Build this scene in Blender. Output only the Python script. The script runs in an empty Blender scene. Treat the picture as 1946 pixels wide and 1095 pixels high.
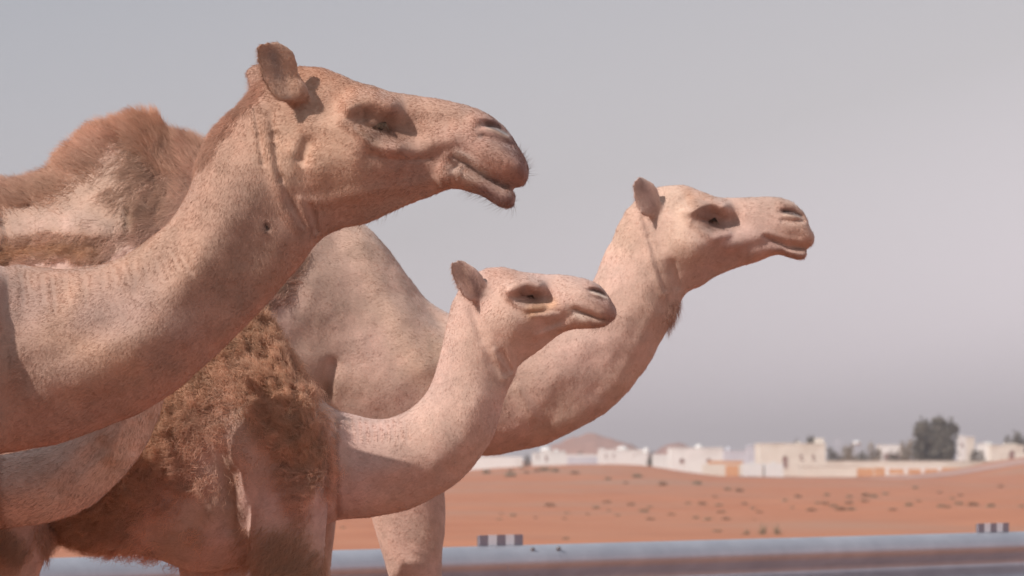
import bpy, math, random
import numpy as np
from mathutils import Vector

# ------------------------------------------------------------------ camera
S = bpy.context.scene
COL = S.collection
CAMH = 1.3                      # lens height above the ground
HOR = 878.0                     # image row of the horizon (photo pixels)
KPX = 0.36 / 1946.0             # metres per pixel per metre of distance (100 mm lens)
cam_data = bpy.data.cameras.new("camera")
cam = bpy.data.objects.new("camera", cam_data)
COL.objects.link(cam)
cam.location = (0, 0, CAMH)
cam.rotation_euler = (math.radians(90), 0, 0)
cam_data.lens = 100
cam_data.sensor_width = 36
cam_data.shift_y = (HOR - 547.5) / 1946.0
cam_data.clip_end = 9000
cam_data.dof.use_dof = True
cam_data.dof.focus_distance = 6.3
cam_data.dof.aperture_fstop = 8.0
S.camera = cam

# ------------------------------------------------------------------ sky and sun
SUN_DIR = Vector((0.63, 0.50, -0.60)).normalized()      # the way the light travels
elev = math.asin(-SUN_DIR.z)
rot = math.atan2(-SUN_DIR.x, -SUN_DIR.y)
world = bpy.data.worlds.new("World")
S.world = world
world.use_nodes = True
wn = world.node_tree
wn.nodes.clear()
sky = wn.nodes.new("ShaderNodeTexSky")
sky.sky_type = 'NISHITA'
sky.sun_disc = False
sky.sun_elevation = elev
sky.sun_rotation = rot
sky.air_density = 1.0
sky.dust_density = 2.0
sky.ozone_density = 1.0
hsv = wn.nodes.new("ShaderNodeHueSaturation")
hsv.inputs['Saturation'].default_value = 0.22
tint = wn.nodes.new("ShaderNodeMix")
tint.data_type = 'RGBA'
tint.blend_type = 'MULTIPLY'
tint.inputs[0].default_value = 1.0
tint.inputs[7].default_value = (1.0, 0.96, 0.965, 1)
bg = wn.nodes.new("ShaderNodeBackground")
bg.inputs['Strength'].default_value = 0.088
wo = wn.nodes.new("ShaderNodeOutputWorld")
wn.links.new(sky.outputs[0], hsv.inputs['Color'])
wn.links.new(hsv.outputs[0], tint.inputs[6])
air = wn.nodes.new("ShaderNodeMix")
air.data_type = 'RGBA'
air.inputs[0].default_value = 0.7
tco = wn.nodes.new("ShaderNodeTexCoord")
sxyz = wn.nodes.new("ShaderNodeSeparateXYZ")
ramp = wn.nodes.new("ShaderNodeValToRGB")
ramp.color_ramp.elements[0].position = 0.0
ramp.color_ramp.elements[0].color = (0.86, 0.77, 0.82, 1)
ramp.color_ramp.elements[1].position = 0.24
ramp.color_ramp.elements[1].color = (0.30, 0.335, 0.385, 1)
el = ramp.color_ramp.elements.new(0.09)
el.color = (0.52, 0.495, 0.51, 1)
x10 = wn.nodes.new("ShaderNodeVectorMath")
x10.operation = 'SCALE'
x10.inputs['Scale'].default_value = 10.0
wn.links.new(tco.outputs['Generated'], sxyz.inputs[0])
az = wn.nodes.new("ShaderNodeMath")          # the sky is duller away to the left
az.operation = 'MULTIPLY_ADD'
az.inputs[1].default_value = -0.3
wn.links.new(sxyz.outputs['X'], az.inputs[0])
wn.links.new(sxyz.outputs['Z'], az.inputs[2])
wn.links.new(az.outputs[0], ramp.inputs['Fac'])
wn.links.new(ramp.outputs['Color'], x10.inputs[0])
wn.links.new(x10.outputs[0], air.inputs[7])
wn.links.new(tint.outputs[2], air.inputs[6])
wn.links.new(air.outputs[2], bg.inputs['Color'])
wn.links.new(bg.outputs[0], wo.inputs['Surface'])

sun_data = bpy.data.lights.new("sun", 'SUN')
sun_data.energy = 3.65
sun_data.angle = math.radians(0.6)
sun_data.color = (1.0, 0.92, 0.86)
sun = bpy.data.objects.new("sun", sun_data)
COL.objects.link(sun)
sun.rotation_euler = SUN_DIR.to_track_quat('-Z', 'Y').to_euler()
sun.location = (-30, -20, 40)

S.view_settings.view_transform = 'Standard'
S.view_settings.look = 'None'
S.view_settings.gamma = 1
S.view_settings.exposure = 0.4
S.cycles_curves.shape = 'RIBBONS'
S.cycles.max_bounces = 6
HAZE_D = 0.0007

# ------------------------------------------------------------------ helpers
rng = np.random.default_rng(7)
R = random.Random(11)


def P(px, py, d):
    return ((px - 973.0) * KPX * d, d, CAMH + (HOR - py) * KPX * d)


def tag(o, label=None, cat=None, group=None, kind=None):
    if label: o['label'] = label
    if cat: o['category'] = cat
    if group: o['group'] = group
    if kind: o['kind'] = kind
    return o


def mesh_obj(name, verts, faces, mat=None, parent=None, smooth=False):
    me = bpy.data.meshes.new(name)
    me.from_pydata([tuple(v) for v in verts], [], [tuple(f) for f in faces])
    me.update()
    if smooth:
        me.polygons.foreach_set('use_smooth', [True] * len(me.polygons))
    if mat: me.materials.append(mat)
    o = bpy.data.objects.new(name, me)
    COL.objects.link(o)
    if parent: o.parent = parent
    return o


def mesh_np(name, V, F, mat=None, parent=None, smooth=True):
    """fast mesh from arrays; F is (n,3) or (n,4)"""
    me = bpy.data.meshes.new(name)
    n, k = F.shape
    me.vertices.add(len(V)); me.vertices.foreach_set('co', V.astype(np.float32).ravel())
    me.loops.add(n * k); me.loops.foreach_set('vertex_index', F.astype(np.int32).ravel())
    me.polygons.add(n)
    me.polygons.foreach_set('loop_start', np.arange(0, n * k, k, dtype=np.int32))
    me.update(calc_edges=True)
    if smooth:
        me.polygons.foreach_set('use_smooth', np.ones(n, dtype=bool))
    if mat: me.materials.append(mat)
    o = bpy.data.objects.new(name, me)
    COL.objects.link(o)
    if parent: o.parent = parent
    return o


def empty(name, loc, rz=0):
    o = bpy.data.objects.new(name, None)
    o.location = loc
    o.rotation_euler = (0, 0, rz)
    o.empty_display_size = 0.3
    COL.objects.link(o)
    return o


def box(x0, x1, y0, y1, z0, z1):
    v = [(x0, y0, z0), (x1, y0, z0), (x1, y1, z0), (x0, y1, z0), (x0, y0, z1), (x1, y0, z1), (x1, y1, z1), (x0, y1, z1)]
    f = [(0, 3, 2, 1), (4, 5, 6, 7), (0, 1, 5, 4), (1, 2, 6, 5), (2, 3, 7, 6), (3, 0, 4, 7)]
    return v, f


def join(parts):
    V, F = [], []
    for v, f in parts:
        b = len(V)
        V += list(v)
        F += [tuple(i + b for i in q) for q in f]
    return V, F


def vnoise(p, seed=0):
    """vectorised value noise in -1..1, p is (n,3) in cells"""
    p = np.asarray(p, dtype=np.float64)
    i = np.floor(p).astype(np.int64)
    f = p - i
    f = f * f * (3 - 2 * f)

    def h(x, y, z):
        n = (x * 374761393 + y * 668265263 + z * 2147483647 + seed * 974634777) & 0xffffffff
        n = ((n ^ (n >> 13)) * 1274126177) & 0xffffffff
        n = (n ^ (n >> 16)) & 0xffff
        return n / 32767.5 - 1.0
    x, y, z = i[:, 0], i[:, 1], i[:, 2]
    fx, fy, fz = f[:, 0], f[:, 1], f[:, 2]
    a = h(x, y, z) * (1 - fx) + h(x + 1, y, z) * fx
    b = h(x, y + 1, z) * (1 - fx) + h(x + 1, y + 1, z) * fx
    c = h(x, y, z + 1) * (1 - fx) + h(x + 1, y, z + 1) * fx
    d = h(x, y + 1, z + 1) * (1 - fx) + h(x + 1, y + 1, z + 1) * fx
    return (a * (1 - fy) + b * fy) * (1 - fz) + (c * (1 - fy) + d * fy) * fz


def fbm(p, seed=0, o=3):
    r, a, t = 0, 1.0, 0
    for k in range(o):
        r = r + a * vnoise(p * (2 ** k), seed + k * 17)
        t += a
        a *= 0.5
    return r / t


# ------------------------------------------------------------------ materials
def new_mat(name):
    m = bpy.data.materials.new(name)
    m.use_nodes = True
    nt = m.node_tree
    return m, nt, nt.nodes['Principled BSDF']


def noise_mat(name, c1, c2, scale=5.0, rough=0.85, bump=0.2, detail=6, metallic=0.0, dist=0.02, coords='Object', stretch=None, c3=None, scale3=0.4):
    m, nt, b = new_mat(name)
    N = nt.nodes; L = nt.links
    tc = N.new('ShaderNodeTexCoord')
    src = tc.outputs[coords]
    if stretch:
        mp = N.new('ShaderNodeMapping'); mp.inputs['Scale'].default_value = stretch
        L.new(src, mp.inputs['Vector']); src = mp.outputs[0]
    n = N.new('ShaderNodeTexNoise'); n.inputs['Scale'].default_value = scale; n.inputs['Detail'].default_value = detail
    n.inputs['Roughness'].default_value = 0.6
    L.new(src, n.inputs['Vector'])
    r = N.new('ShaderNodeValToRGB')
    r.color_ramp.elements[0].position = 0.3; r.color_ramp.elements[0].color = (*c1, 1)
    r.color_ramp.elements[1].position = 0.7; r.color_ramp.elements[1].color = (*c2, 1)
    L.new(n.outputs['Fac'], r.inputs['Fac'])
    out = r.outputs['Color']
    if c3:
        n3 = N.new('ShaderNodeTexNoise'); n3.inputs['Scale'].default_value = scale3; n3.inputs['Detail'].default_value = 4
        L.new(src, n3.inputs['Vector'])
        rr = N.new('ShaderNodeValToRGB'); rr.color_ramp.elements[0].position = 0.48; rr.color_ramp.elements[1].position = 0.66
        L.new(n3.outputs['Fac'], rr.inputs['Fac'])
        mx = N.new('ShaderNodeMix'); mx.data_type = 'RGBA'
        L.new(rr.outputs['Color'], mx.inputs[0]); L.new(out, mx.inputs[6]); mx.inputs[7].default_value = (*c3, 1)
        out = mx.outputs[2]
    L.new(out, b.inputs['Base Color'])
    b.inputs['Roughness'].default_value = rough
    b.inputs['Metallic'].default_value = metallic
    if bump:
        bp = N.new('ShaderNodeBump'); bp.inputs['Strength'].default_value = bump; bp.inputs['Distance'].default_value = dist
        L.new(n.outputs['Fac'], bp.inputs['Height']); L.new(bp.outputs[0], b.inputs['Normal'])
    return m


def coat_mat():
    m, nt, b = new_mat('camel_coat')
    N = nt.nodes; L = nt.links
    at = N.new('ShaderNodeAttribute'); at.attribute_name = 'Col'
    tc = N.new('ShaderNodeTexCoord')
    mp = N.new('ShaderNodeMapping'); mp.inputs['Scale'].default_value = (1.0, 1.0, 1.5)
    L.new(tc.outputs['Object'], mp.inputs['Vector'])
    n = N.new('ShaderNodeTexNoise'); n.inputs['Scale'].default_value = 170; n.inputs['Detail'].default_value = 5
    n.inputs['Roughness'].default_value = 0.7; n.inputs['Distortion'].default_value = 0.6
    L.new(mp.outputs[0], n.inputs['Vector'])
    r = N.new('ShaderNodeMapRange')
    r.inputs['From Min'].default_value = 0.3; r.inputs['From Max'].default_value = 0.7
    r.inputs['To Min'].default_value = 0.96; r.inputs['To Max'].default_value = 1.24
    L.new(n.outputs['Fac'], r.inputs['Value'])
    mx = N.new('ShaderNodeVectorMath'); mx.operation = 'SCALE'
    L.new(at.outputs['Color'], mx.inputs[0]); L.new(r.outputs[0], mx.inputs['Scale'])
    L.new(mx.outputs[0], b.inputs['Base Color'])
    b.inputs['Roughness'].default_value = 0.8
    b.inputs['Specular IOR Level'].default_value = 0.2
    b.inputs['Sheen Weight'].default_value = 0.25
    b.inputs['Sheen Roughness'].default_value = 0.5
    bp = N.new('ShaderNodeBump'); bp.inputs['Strength'].default_value = 0.3; bp.inputs['Distance'].default_value = 0.004
    L.new(n.outputs['Fac'], bp.inputs['Height']); L.new(bp.outputs[0], b.inputs['Normal'])
    return m


def hair_mat(name):
    m, nt, b = new_mat(name)
    N = nt.nodes; L = nt.links
    at = N.new('ShaderNodeAttribute'); at.attribute_name = 'hcol'
    L.new(at.outputs['Color'], b.inputs['Base Color'])
    b.inputs['Roughness'].default_value = 0.65
    b.inputs['Specular IOR Level'].default_value = 0.25
    # light passes partly through a hair
    tr = N.new('ShaderNodeBsdfTranslucent'); L.new(at.outputs['Color'], tr.inputs['Color'])
    ms = N.new('ShaderNodeMixShader'); ms.inputs[0].default_value = 0.3
    L.new(b.outputs[0], ms.inputs[1]); L.new(tr.outputs[0], ms.inputs[2])
    L.new(ms.outputs[0], N['Material Output'].inputs['Surface'])
    return m


M_COAT = coat_mat()
M_HAIR = hair_mat('coat_hair')
M_EYE, _nt, _b = new_mat('eye_dark')
_b.inputs['Base Color'].default_value = (0.02, 0.012, 0.008, 1); _b.inputs['Roughness'].default_value = 0.08
M_STRAW = noise_mat('dry_grass_blade', (0.35, 0.27, 0.14), (0.5, 0.4, 0.22), 20)

# ------------------------------------------------------------------ lofted animal bodies


def catmull(A, sub):
    """A: (n,k) control rows -> denser rows"""
    A = np.asarray(A, float)
    n = len(A)
    out = []
    for i in range(n - 1):
        p0 = A[max(i - 1, 0)]; p1 = A[i]; p2 = A[i + 1]; p3 = A[min(i + 2, n - 1)]
        for t in np.linspace(0, 1, sub, endpoint=False):
            t2, t3 = t * t, t * t * t
            out.append(0.5 * ((2 * p1) + (-p0 + p2) * t + (2 * p0 - 5 * p1 + 4 * p2 - p3) * t2 + (-p0 + 3 * p1 - 3 * p2 + p3) * t3))
    out.append(A[-1])
    return np.array(out)


def loft(rows, sub=5, M=48, q=0.85):
    """rows: Tx,Ty,Bx,By,halfwidth,[narrow_top,narrow_bottom,depth_offset]; all in photo pixels of the animal's own plane.
    returns verts (px,py,depth_px), faces"""
    rows = [list(r) + [0.15, 0.25, 0.0][len(r) - 5:] if len(r) < 8 else list(r) for r in rows]
    A = catmull(rows, sub)
    th = np.linspace(0, 2 * np.pi, M, endpoint=False)
    c, s = np.cos(th), np.sin(th)
    V = []
    for r in A:
        T = r[0:2]; B = r[2:4]; w, st, sb, off = r[4:8]
        mid = (T + B) / 2; half = (T - B) / 2
        xy = mid + c[:, None] * half
        wid = w * np.sign(s) * np.abs(s) ** q * (1 - st * np.clip(c, 0, 1) ** 1.5 - sb * np.minimum(np.clip((-c - 0.1) / 0.9, 0, 1) ** 1.2 * 1.2, 1.25))
        V.append(np.column_stack([xy, off + wid]))
    n = len(V)
    F = []
    for i in range(n - 1):
        for j in range(M):
            k = (j + 1) % M
            F.append((i * M + j, i * M + k, (i + 1) * M + k, (i + 1) * M + j))
    V = np.vstack(V)
    F.append(tuple(range(M - 1, -1, -1)))
    F.append(tuple((n - 1) * M + j for j in range(M)))
    return V, F


def ball(cx, cy, cz, rx, ry, rz, n=14):
    V, F = [], []
    for i in range(n + 1):
        a = math.pi * i / n
        for j in range(2 * n):
            b = math.pi * j / n
            V.append((cx + rx * math.sin(a) * math.cos(b), cy + ry * math.cos(a), cz + rz * math.sin(a) * math.sin(b)))
    for i in range(n):
        for j in range(2 * n):
            k = (j + 1) % (2 * n)
            F.append((i * 2 * n + j, i * 2 * n + k, (i + 1) * 2 * n + k, (i + 1) * 2 * n + j))
    return np.array(V), F


def seg_dist(U, pts):
    """distance of 2-D points U to polyline"""
    best = np.full(len(U), 1e9)
    if len(pts) == 1:
        return np.hypot(U[:, 0] - pts[0][0], U[:, 1] - pts[0][1])
    for a, b in zip(pts[:-1], pts[1:]):
        a = np.array(a, float); b = np.array(b, float)
        ab = b - a
        t = np.clip(((U - a) @ ab) / (ab @ ab + 1e-9), 0, 1)
        q = a + t[:, None] * ab
        best = np.minimum(best, np.hypot(U[:, 0] - q[:, 0], U[:, 1] - q[:, 1]))
    return best


def ear_loft(rows, base_z, tip_z, cup=9, M=28, thick=9, lean=0.0, grow=5):
    """ear as a cupped leaf: rows of (Lx,Ly,Rx,Ry) from the tip to the base; opening faces +depth side sign"""
    rows = [(a - grow, b, c + grow, e) for a, b, c, e in rows]
    a, b, c, e = rows[0]
    w = c - a
    rows = [(a + w * 0.36, b - grow * 1.25, c - w * 0.36, e - grow * 1.25), (a + w * 0.16, b - grow * 0.8, c - w * 0.16, e - grow * 0.8)] + rows
    A = catmull(rows, 4)
    n = len(A)
    V = []
    for i, r in enumerate(A):
        t = i / (n - 1)
        z = tip_z + (base_z - tip_z) * t
        Lp, Rp = r[:2], r[2:4]
        mid = (Lp + Rp) / 2; half = (Rp - Lp) / 2
        wpx = np.hypot(*half)
        cp = cup * min(1, wpx / 12) * (1 - 0.5 * t)
        ring = []
        sg = 1 if tip_z >= 0 else -1
        for j in range(M):
            a = 2 * math.pi * j / M
            c, s = math.cos(a), math.sin(a)
            xy = mid + c * half
            # both faces bend: edges come forward (outwards), the middle sinks in
            bend = cp * (c * c) - cp * 0.6 + lean * c
            ring.append((xy[0], xy[1], z + sg * (bend + s * thick * (0.55 + 0.45 * t))))
        V.append(ring)
    F = []
    for i in range(n - 1):
        for j in range(M):
            k = (j + 1) % M
            F.append((i * M + j, i * M + k, (i + 1) * M + k, (i + 1) * M + j))
    V = np.array(V).reshape(-1, 3)
    F.append(tuple(range(M - 1, -1, -1)))
    F.append(tuple((n - 1) * M + j for j in range(M)))
    return V, F


def build_camel(spec):
    d = spec['d']; u = KPX * d                      # metres per pixel in this animal's plane
    def to_world(V):
        V = np.asarray(V, float)
        return np.column_stack([(V[:, 0] - 973.0) * u, d + V[:, 2] * u, CAMH + (HOR - V[:, 1]) * u])
    parts = []
    for V, F in spec['lofts']:
        parts.append((to_world(V), F))
    AV, AF = join([(list(map(tuple, v)), f) for v, f in parts])
    tmp = mesh_obj('tmp_shape', AV, AF)
    md = tmp.modifiers.new('r', 'REMESH'); md.mode = 'VOXEL'; md.voxel_size = spec['voxel']; md.adaptivity = 0
    dg = bpy.context.evaluated_depsgraph_get()
    ev = tmp.evaluated_get(dg)
    me = ev.to_mesh()
    nv, nf = len(me.vertices), len(me.polygons)
    V = np.empty(nv * 3, np.float32); me.vertices.foreach_get('co', V); V = V.reshape(-1, 3).astype(float)
    F = np.empty(len(me.loops), np.int32); me.loops.foreach_get('vertex_index', F)
    F = F.reshape(-1, 4)
    ev.to_mesh_clear()
    bpy.data.objects.remove(tmp, do_unlink=True)
    # smoothing
    E = np.vstack([F[:, [0, 1]], F[:, [1, 2]], F[:, [2, 3]], F[:, [3, 0]]])
    deg = np.bincount(E[:, 0], minlength=nv) + np.bincount(E[:, 1], minlength=nv)
    def smooth(V, it, lam=0.6):
        for _ in range(it):
            acc = np.zeros_like(V)
            for k in range(3):
                acc[:, k] = np.bincount(E[:, 0], V[E[:, 1], k], nv) + np.bincount(E[:, 1], V[E[:, 0], k], nv)
            V = V + lam * (acc / deg[:, None] - V)
        return V
    V = smooth(V, spec.get('smooth', 10))
    def normals(V):
        n = np.cross(V[F[:, 2]] - V[F[:, 0]], V[F[:, 3]] - V[F[:, 1]])
        N = np.zeros_like(V)
        for k in range(3):
            for j in range(4):
                N[:, k] += np.bincount(F[:, j], n[:, k], nv)
        return N / (np.linalg.norm(N, axis=1, keepdims=True) + 1e-12)
    Nn = normals(V)
    # sculpting in side view: every stroke raises or sinks both flanks
    def side(V):
        return np.column_stack([V[:, 0] / u + 973.0, HOR - (V[:, 2] - CAMH) / u])
    U = side(V)
    sz = (V[:, 1] - d) / u
    w_n = np.clip(np.abs(Nn[:, 1]) * 1.6, 0, 1)
    sg = np.tanh(sz / 12.0)
    dz = np.zeros(nv)
    for st in spec['strokes']:
        pts, r, amp = st[:3]
        lo = st[3] if len(st) > 3 else 0
        xs = [p[0] for p in pts]; ys = [p[1] for p in pts]
        sel = np.where((U[:, 0] > min(xs) - 3 * r) & (U[:, 0] < max(xs) + 3 * r) & (U[:, 1] > min(ys) - 3 * r) & (U[:, 1] < max(ys) + 3 * r))[0]
        if not len(sel): continue
        D = seg_dist(U[sel], pts)
        dz[sel] += amp * np.exp(-(D / r) ** 2) * w_n[sel] * (np.abs(sz[sel]) > lo)
    V[:, 1] += sg * dz * u
    V = smooth(V, 1, 0.4)
    Nn = normals(V)
    # slow unevenness of muscle and skin
    amp = spec.get('lump', 0.004)
    ear_d = seg_dist(side(V), spec['ears']) if 'ears' in spec else np.full(nv, 1e9)
    still = np.clip((ear_d - spec.get('ear_r', 30)) / 14.0, 0.08, 1)
    V += Nn * still[:, None] * (amp * 1.7 * fbm(V * 8.0, 3, 3) + 0.0005 * fbm(V * 60.0, 9, 2))[:, None]
    for fn in spec.get('post', []):
        V = fn(V, Nn, side(V), u)
    Nn = normals(V)
    U = side(V); sz = (V[:, 1] - d) / u
    # ---- coat colour per vertex
    base = np.array(spec['color'])
    C = np.tile(base, (nv, 1))
    f1 = fbm(V * 7.0, 21, 4); f2 = fbm(V * 28.0, 31, 3)
    C *= (1 + 0.15 * f1 + 0.15 * f2 + 0.10 * fbm(V * np.array([95.0, 95.0, 70.0]), 33, 2))[:, None]
    C[:, 0] *= 1 + 0.03 * f2
    C[:, 2] *= 1 - 0.10 * fbm(V * 5.0, 41, 2)
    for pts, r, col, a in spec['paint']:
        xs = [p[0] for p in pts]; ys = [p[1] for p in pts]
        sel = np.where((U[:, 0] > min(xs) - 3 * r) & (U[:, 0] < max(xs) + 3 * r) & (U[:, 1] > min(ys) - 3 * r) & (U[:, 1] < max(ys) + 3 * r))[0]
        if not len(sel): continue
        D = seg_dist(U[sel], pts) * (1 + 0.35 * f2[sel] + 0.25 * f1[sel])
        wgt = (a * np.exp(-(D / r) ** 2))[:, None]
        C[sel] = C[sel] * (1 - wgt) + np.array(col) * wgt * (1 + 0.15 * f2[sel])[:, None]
    C = np.clip(C, 0.01, 0.9)
    body = mesh_np('camel', V, F, M_COAT)
    ca = body.data.color_attributes.new('Col', 'FLOAT_COLOR', 'POINT')
    ca.data.foreach_set('color', np.column_stack([C, np.ones(nv)]).astype(np.float32).ravel())
    tag(body, spec['label'], 'camel', 'camels walking past the guardrail')
    # ---- hair
    axis = spec['flow']                             # polyline nose -> tail for combing
    ax = np.array(axis, float)
    def comb(Uq):
        best = np.full(len(Uq), 1e9); dirv = np.zeros((len(Uq), 2))
        for a, b in zip(ax[:-1], ax[1:]):
            ab = b - a
            t = np.clip(((Uq - a) @ ab) / (ab @ ab), 0, 1)
            q = a + t[:, None] * ab
            D = np.hypot(*(Uq - q).T)
            m = D < best
            best[m] = D[m]; dirv[m] = ab / np.hypot(*ab)
        return dirv
    A0, A1, A2 = V[F[:, 0]], V[F[:, 1]], V[F[:, 2]]
    area = np.linalg.norm(np.cross(A1 - A0, A2 - A0), axis=1)
    FC = (A0 + V[F[:, 2]]) / 2
    FN = np.cross(V[F[:, 2]] - V[F[:, 0]], V[F[:, 3]] - V[F[:, 1]])
    FN /= np.linalg.norm(FN, axis=1, keepdims=True) + 1e-12
    FU = side(FC)
    # seen from around the camera's place, with a margin all round the frame
    toc = np.array([0, 0, CAMH]) - FC
    toc /= np.linalg.norm(toc, axis=1, keepdims=True)
    vis = ((FN * toc).sum(1) > -0.45) & (FU[:, 0] > -160) & (FU[:, 1] < 1180)
    for ly in spec['hair']:
        wgt = area * vis
        if ly.get('mask') is not None:
            wgt = wgt * ly['mask'](FU, FC)
        if ly.get('unmask') is not None:
            wgt = wgt * (1 - ly['unmask'](FU, FC))
        tot = wgt.sum()
        if tot <= 0: continue
        n = int(ly['n'])
        idx = rng.choice(len(F), n, p=wgt / tot)
        a = rng.random((n, 1)); b = rng.random((n, 1))
        q = F[idx]
        root = (V[q[:, 0]] * (1 - a) + V[q[:, 1]] * a) * (1 - b) + (V[q[:, 3]] * (1 - a) + V[q[:, 2]] * a) * b
        nr = FN[idx]
        d2 = comb(side(root))
        flow = np.column_stack([d2[:, 0], np.zeros(n), -d2[:, 1] - ly.get('droop', 0.3)])
        cs = ly.get('clump', 0.02)
        nz = np.column_stack([vnoise(root / cs, 5 + k) for k in range(3)])
        flow = flow + nz * ly.get('mess', 0.5)
        flow -= (flow * nr).sum(1, keepdims=True) * nr
        flow /= np.linalg.norm(flow, axis=1, keepdims=True) + 1e-9
        lift = ly.get('lift', 0.3)
        Lh = ly['len'] * (0.55 + 0.9 * rng.random(n)) * (1 + ly.get('lvar', 0.12) * vnoise(root / (cs * 1.7), 91))
        if ly.get('lenmask') is not None:
            Lh = Lh * ly['lenmask'](side(root), root)
        K = ly.get('k', 4)
        rnd = rng.normal(0, ly.get('rand', 0.25), (n, 3))
        rnd -= ly.get('calm', 0.72) * (rnd * nr).sum(1, keepdims=True) * nr
        dirn = flow * (1 - lift) + nr * lift + rnd * 0.5
        dirn /= np.linalg.norm(dirn, axis=1, keepdims=True)
        curl = ly.get('curl', 0)
        bend = ly.get('bend', 0.5)
        ph = vnoise(root / cs, 77) * 6 + rng.normal(0, 0.5, n)
        side_v = np.cross(dirn, nr)
        side_v /= np.linalg.norm(side_v, axis=1, keepdims=True) + 1e-9
        pts = np.zeros((n, K, 3))
        cur = root - nr * 0.0015
        pts[:, 0] = cur
        dd = dirn.copy()
        for k in range(1, K):
            t = k / (K - 1)
            dd = dd + (flow - dirn) * bend / (K - 1) + np.array([0, 0, -ly.get('grav', 0.1)]) / (K - 1)
            dd /= np.linalg.norm(dd, axis=1, keepdims=True)
            cur = cur + dd * (Lh / (K - 1))[:, None]
            if curl:
                w = (curl * t)
                off = side_v * (np.sin(ph + t * ly.get('turns', 7.5)) * w)[:, None] + nr * ((np.cos(ph + t * ly.get('turns', 7.5))) * w * 0.6)[:, None]
                pts[:, k] = cur + off
            else:
                pts[:, k] = cur
        hc = bpy.data.hair_curves.new(ly['name'])
        hc.add_curves([K] * n)
        hc.attributes['position'].data.foreach_set('vector', pts.astype(np.float32).ravel())
        ra = hc.attributes.new('radius', 'FLOAT', 'POINT') if 'radius' not in hc.attributes else hc.attributes['radius']
        rr = np.tile(np.linspace(1, 0.15, K), (n, 1)) * ly.get('rad', 0.0005)
        ra.data.foreach_set('value', rr.astype(np.float32).ravel())
        hcq = C[q[:, 0]] * (1 + rng.normal(0, 0.08, n) + ly.get('cvar', 0.08) * vnoise(root / (cs * 0.8), 55))[:, None]
        if 'tint' in ly: hcq = hcq * np.array(ly['tint'])
        if 'col' in ly: hcq = hcq * 0.35 + np.array(ly['col']) * 0.65 * (1 + rng.normal(0, 0.12, n) + ly.get('cvar', 0.1) * vnoise(root / (cs * 0.9), 66))[:, None]
        hcq = np.clip(hcq * ly.get('bright', 0.95), 0.01, 0.9)
        cc = hc.attributes.new('hcol', 'FLOAT_COLOR', 'CURVE')
        cc.data.foreach_set('color', np.column_stack([hcq, np.ones(n)]).astype(np.float32).ravel())
        hc.materials.append(M_HAIR)
        ho = bpy.data.objects.new(ly['name'], hc)
        COL.objects.link(ho); ho.parent = body
        if ly.get('label'): ho['label'] = ly['label']
    # ---- eyes with lashes
    ex, ey, ez, er = spec['eye']
    for sgn in (-1, 1):
        ev_, ef_ = ball(ex, ey, sgn * ez, er, er, er, 10)
        eo = mesh_obj('eye', to_world(ev_), ef_, M_EYE, body, True)
        n = 110
        hc = bpy.data.hair_curves.new('eyelashes'); hc.add_curves([5] * n)
        pts = []
        for i in range(n):
            t = i / (n - 1)
            x = ex + er * (-1.25 + 2.5 * t); y = ey - er * (0.45 + 0.35 * math.sin(math.pi * t)) + R.uniform(-1.5, 1.5)
            L = er * R.uniform(1.1, 1.9)
            for k in range(5):
                s = k / 4
                pts.append((x + L * 0.35 * s + R.uniform(-.3, .3), y + L * (0.85 * s - 0.15 * s * s), sgn * (ez + er * 0.75 + L * 0.55 * s)))
        W = to_world(np.array(pts))
        hc.attributes['position'].data.foreach_set('vector', W.astype(np.float32).ravel())
        ra = hc.attributes.new('radius', 'FLOAT', 'POINT') if 'radius' not in hc.attributes else hc.attributes['radius']
        ra.data.foreach_set('value', np.tile(np.linspace(0.0006, 0.0001, 5), n).astype(np.float32))
        cc = hc.attributes.new('hcol', 'FLOAT_COLOR', 'CURVE')
        cc.data.foreach_set('color', np.tile([0.10, 0.06, 0.04, 1.0], n).astype(np.float32))
        hc.materials.append(M_HAIR)
        ho = bpy.data.objects.new('eyelashes', hc); COL.objects.link(ho); ho.parent = body
    return body


def leg_rows(cx, top, ground, w, z, lean=0, front=True):
    """one leg as a loft; cx at the top, px units; w = half thickness (px) of the upper leg"""
    H = ground - top
    k = [(0.0, 1.0, 0), (0.14, 0.9, 0.0), (0.28, 0.62, 0.01), (0.42, 0.42, 0.02), (0.50, 0.46, 0.025), (0.56, 0.50, 0.025), (0.62, 0.34, 0.02),
         (0.74, 0.27, 0.01), (0.86, 0.28, 0.0), (0.91, 0.38, 0.01), (0.95, 0.44, 0.03), (0.985, 0.62, 0.05), (1.0, 0.62, 0.05)]
    if not front:
        k = [(0.0, 1.15, 0), (0.14, 1.0, 0.03), (0.28, 0.66, 0.02), (0.42, 0.42, -0.05), (0.50, 0.44, -0.09), (0.56, 0.40, -0.09), (0.62, 0.30, -0.07),
             (0.74, 0.25, -0.05), (0.86, 0.27, -0.03), (0.91, 0.36, -0.02), (0.95, 0.42, 0.0), (0.985, 0.58, 0.02), (1.0, 0.58, 0.02)]
    rows = []
    for t, s, o in k:
        y = top + t * H
        x = cx + lean * t + o * H
        rows.append((x + w * s, y, x - w * s, y, w * s * 0.8, 0, 0, z))
    return rows


def ground_px(d):
    return HOR + CAMH / (KPX * d)


def gm(pts, r):
    """soft mask around a polyline, in photo pixels"""
    def f(U, Pw):
        D = seg_dist(U, pts) * (1 + 0.3 * vnoise(Pw * 22.0, 3))
        return np.exp(-(D / r) ** 4)
    return f


def gsoft(pts, r):
    def f(U, Pw):
        D = seg_dist(U, pts) * (1 + 0.5 * vnoise(Pw * 16.0, 3))
        return np.exp(-(D / r) ** 2)
    return f


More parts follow.
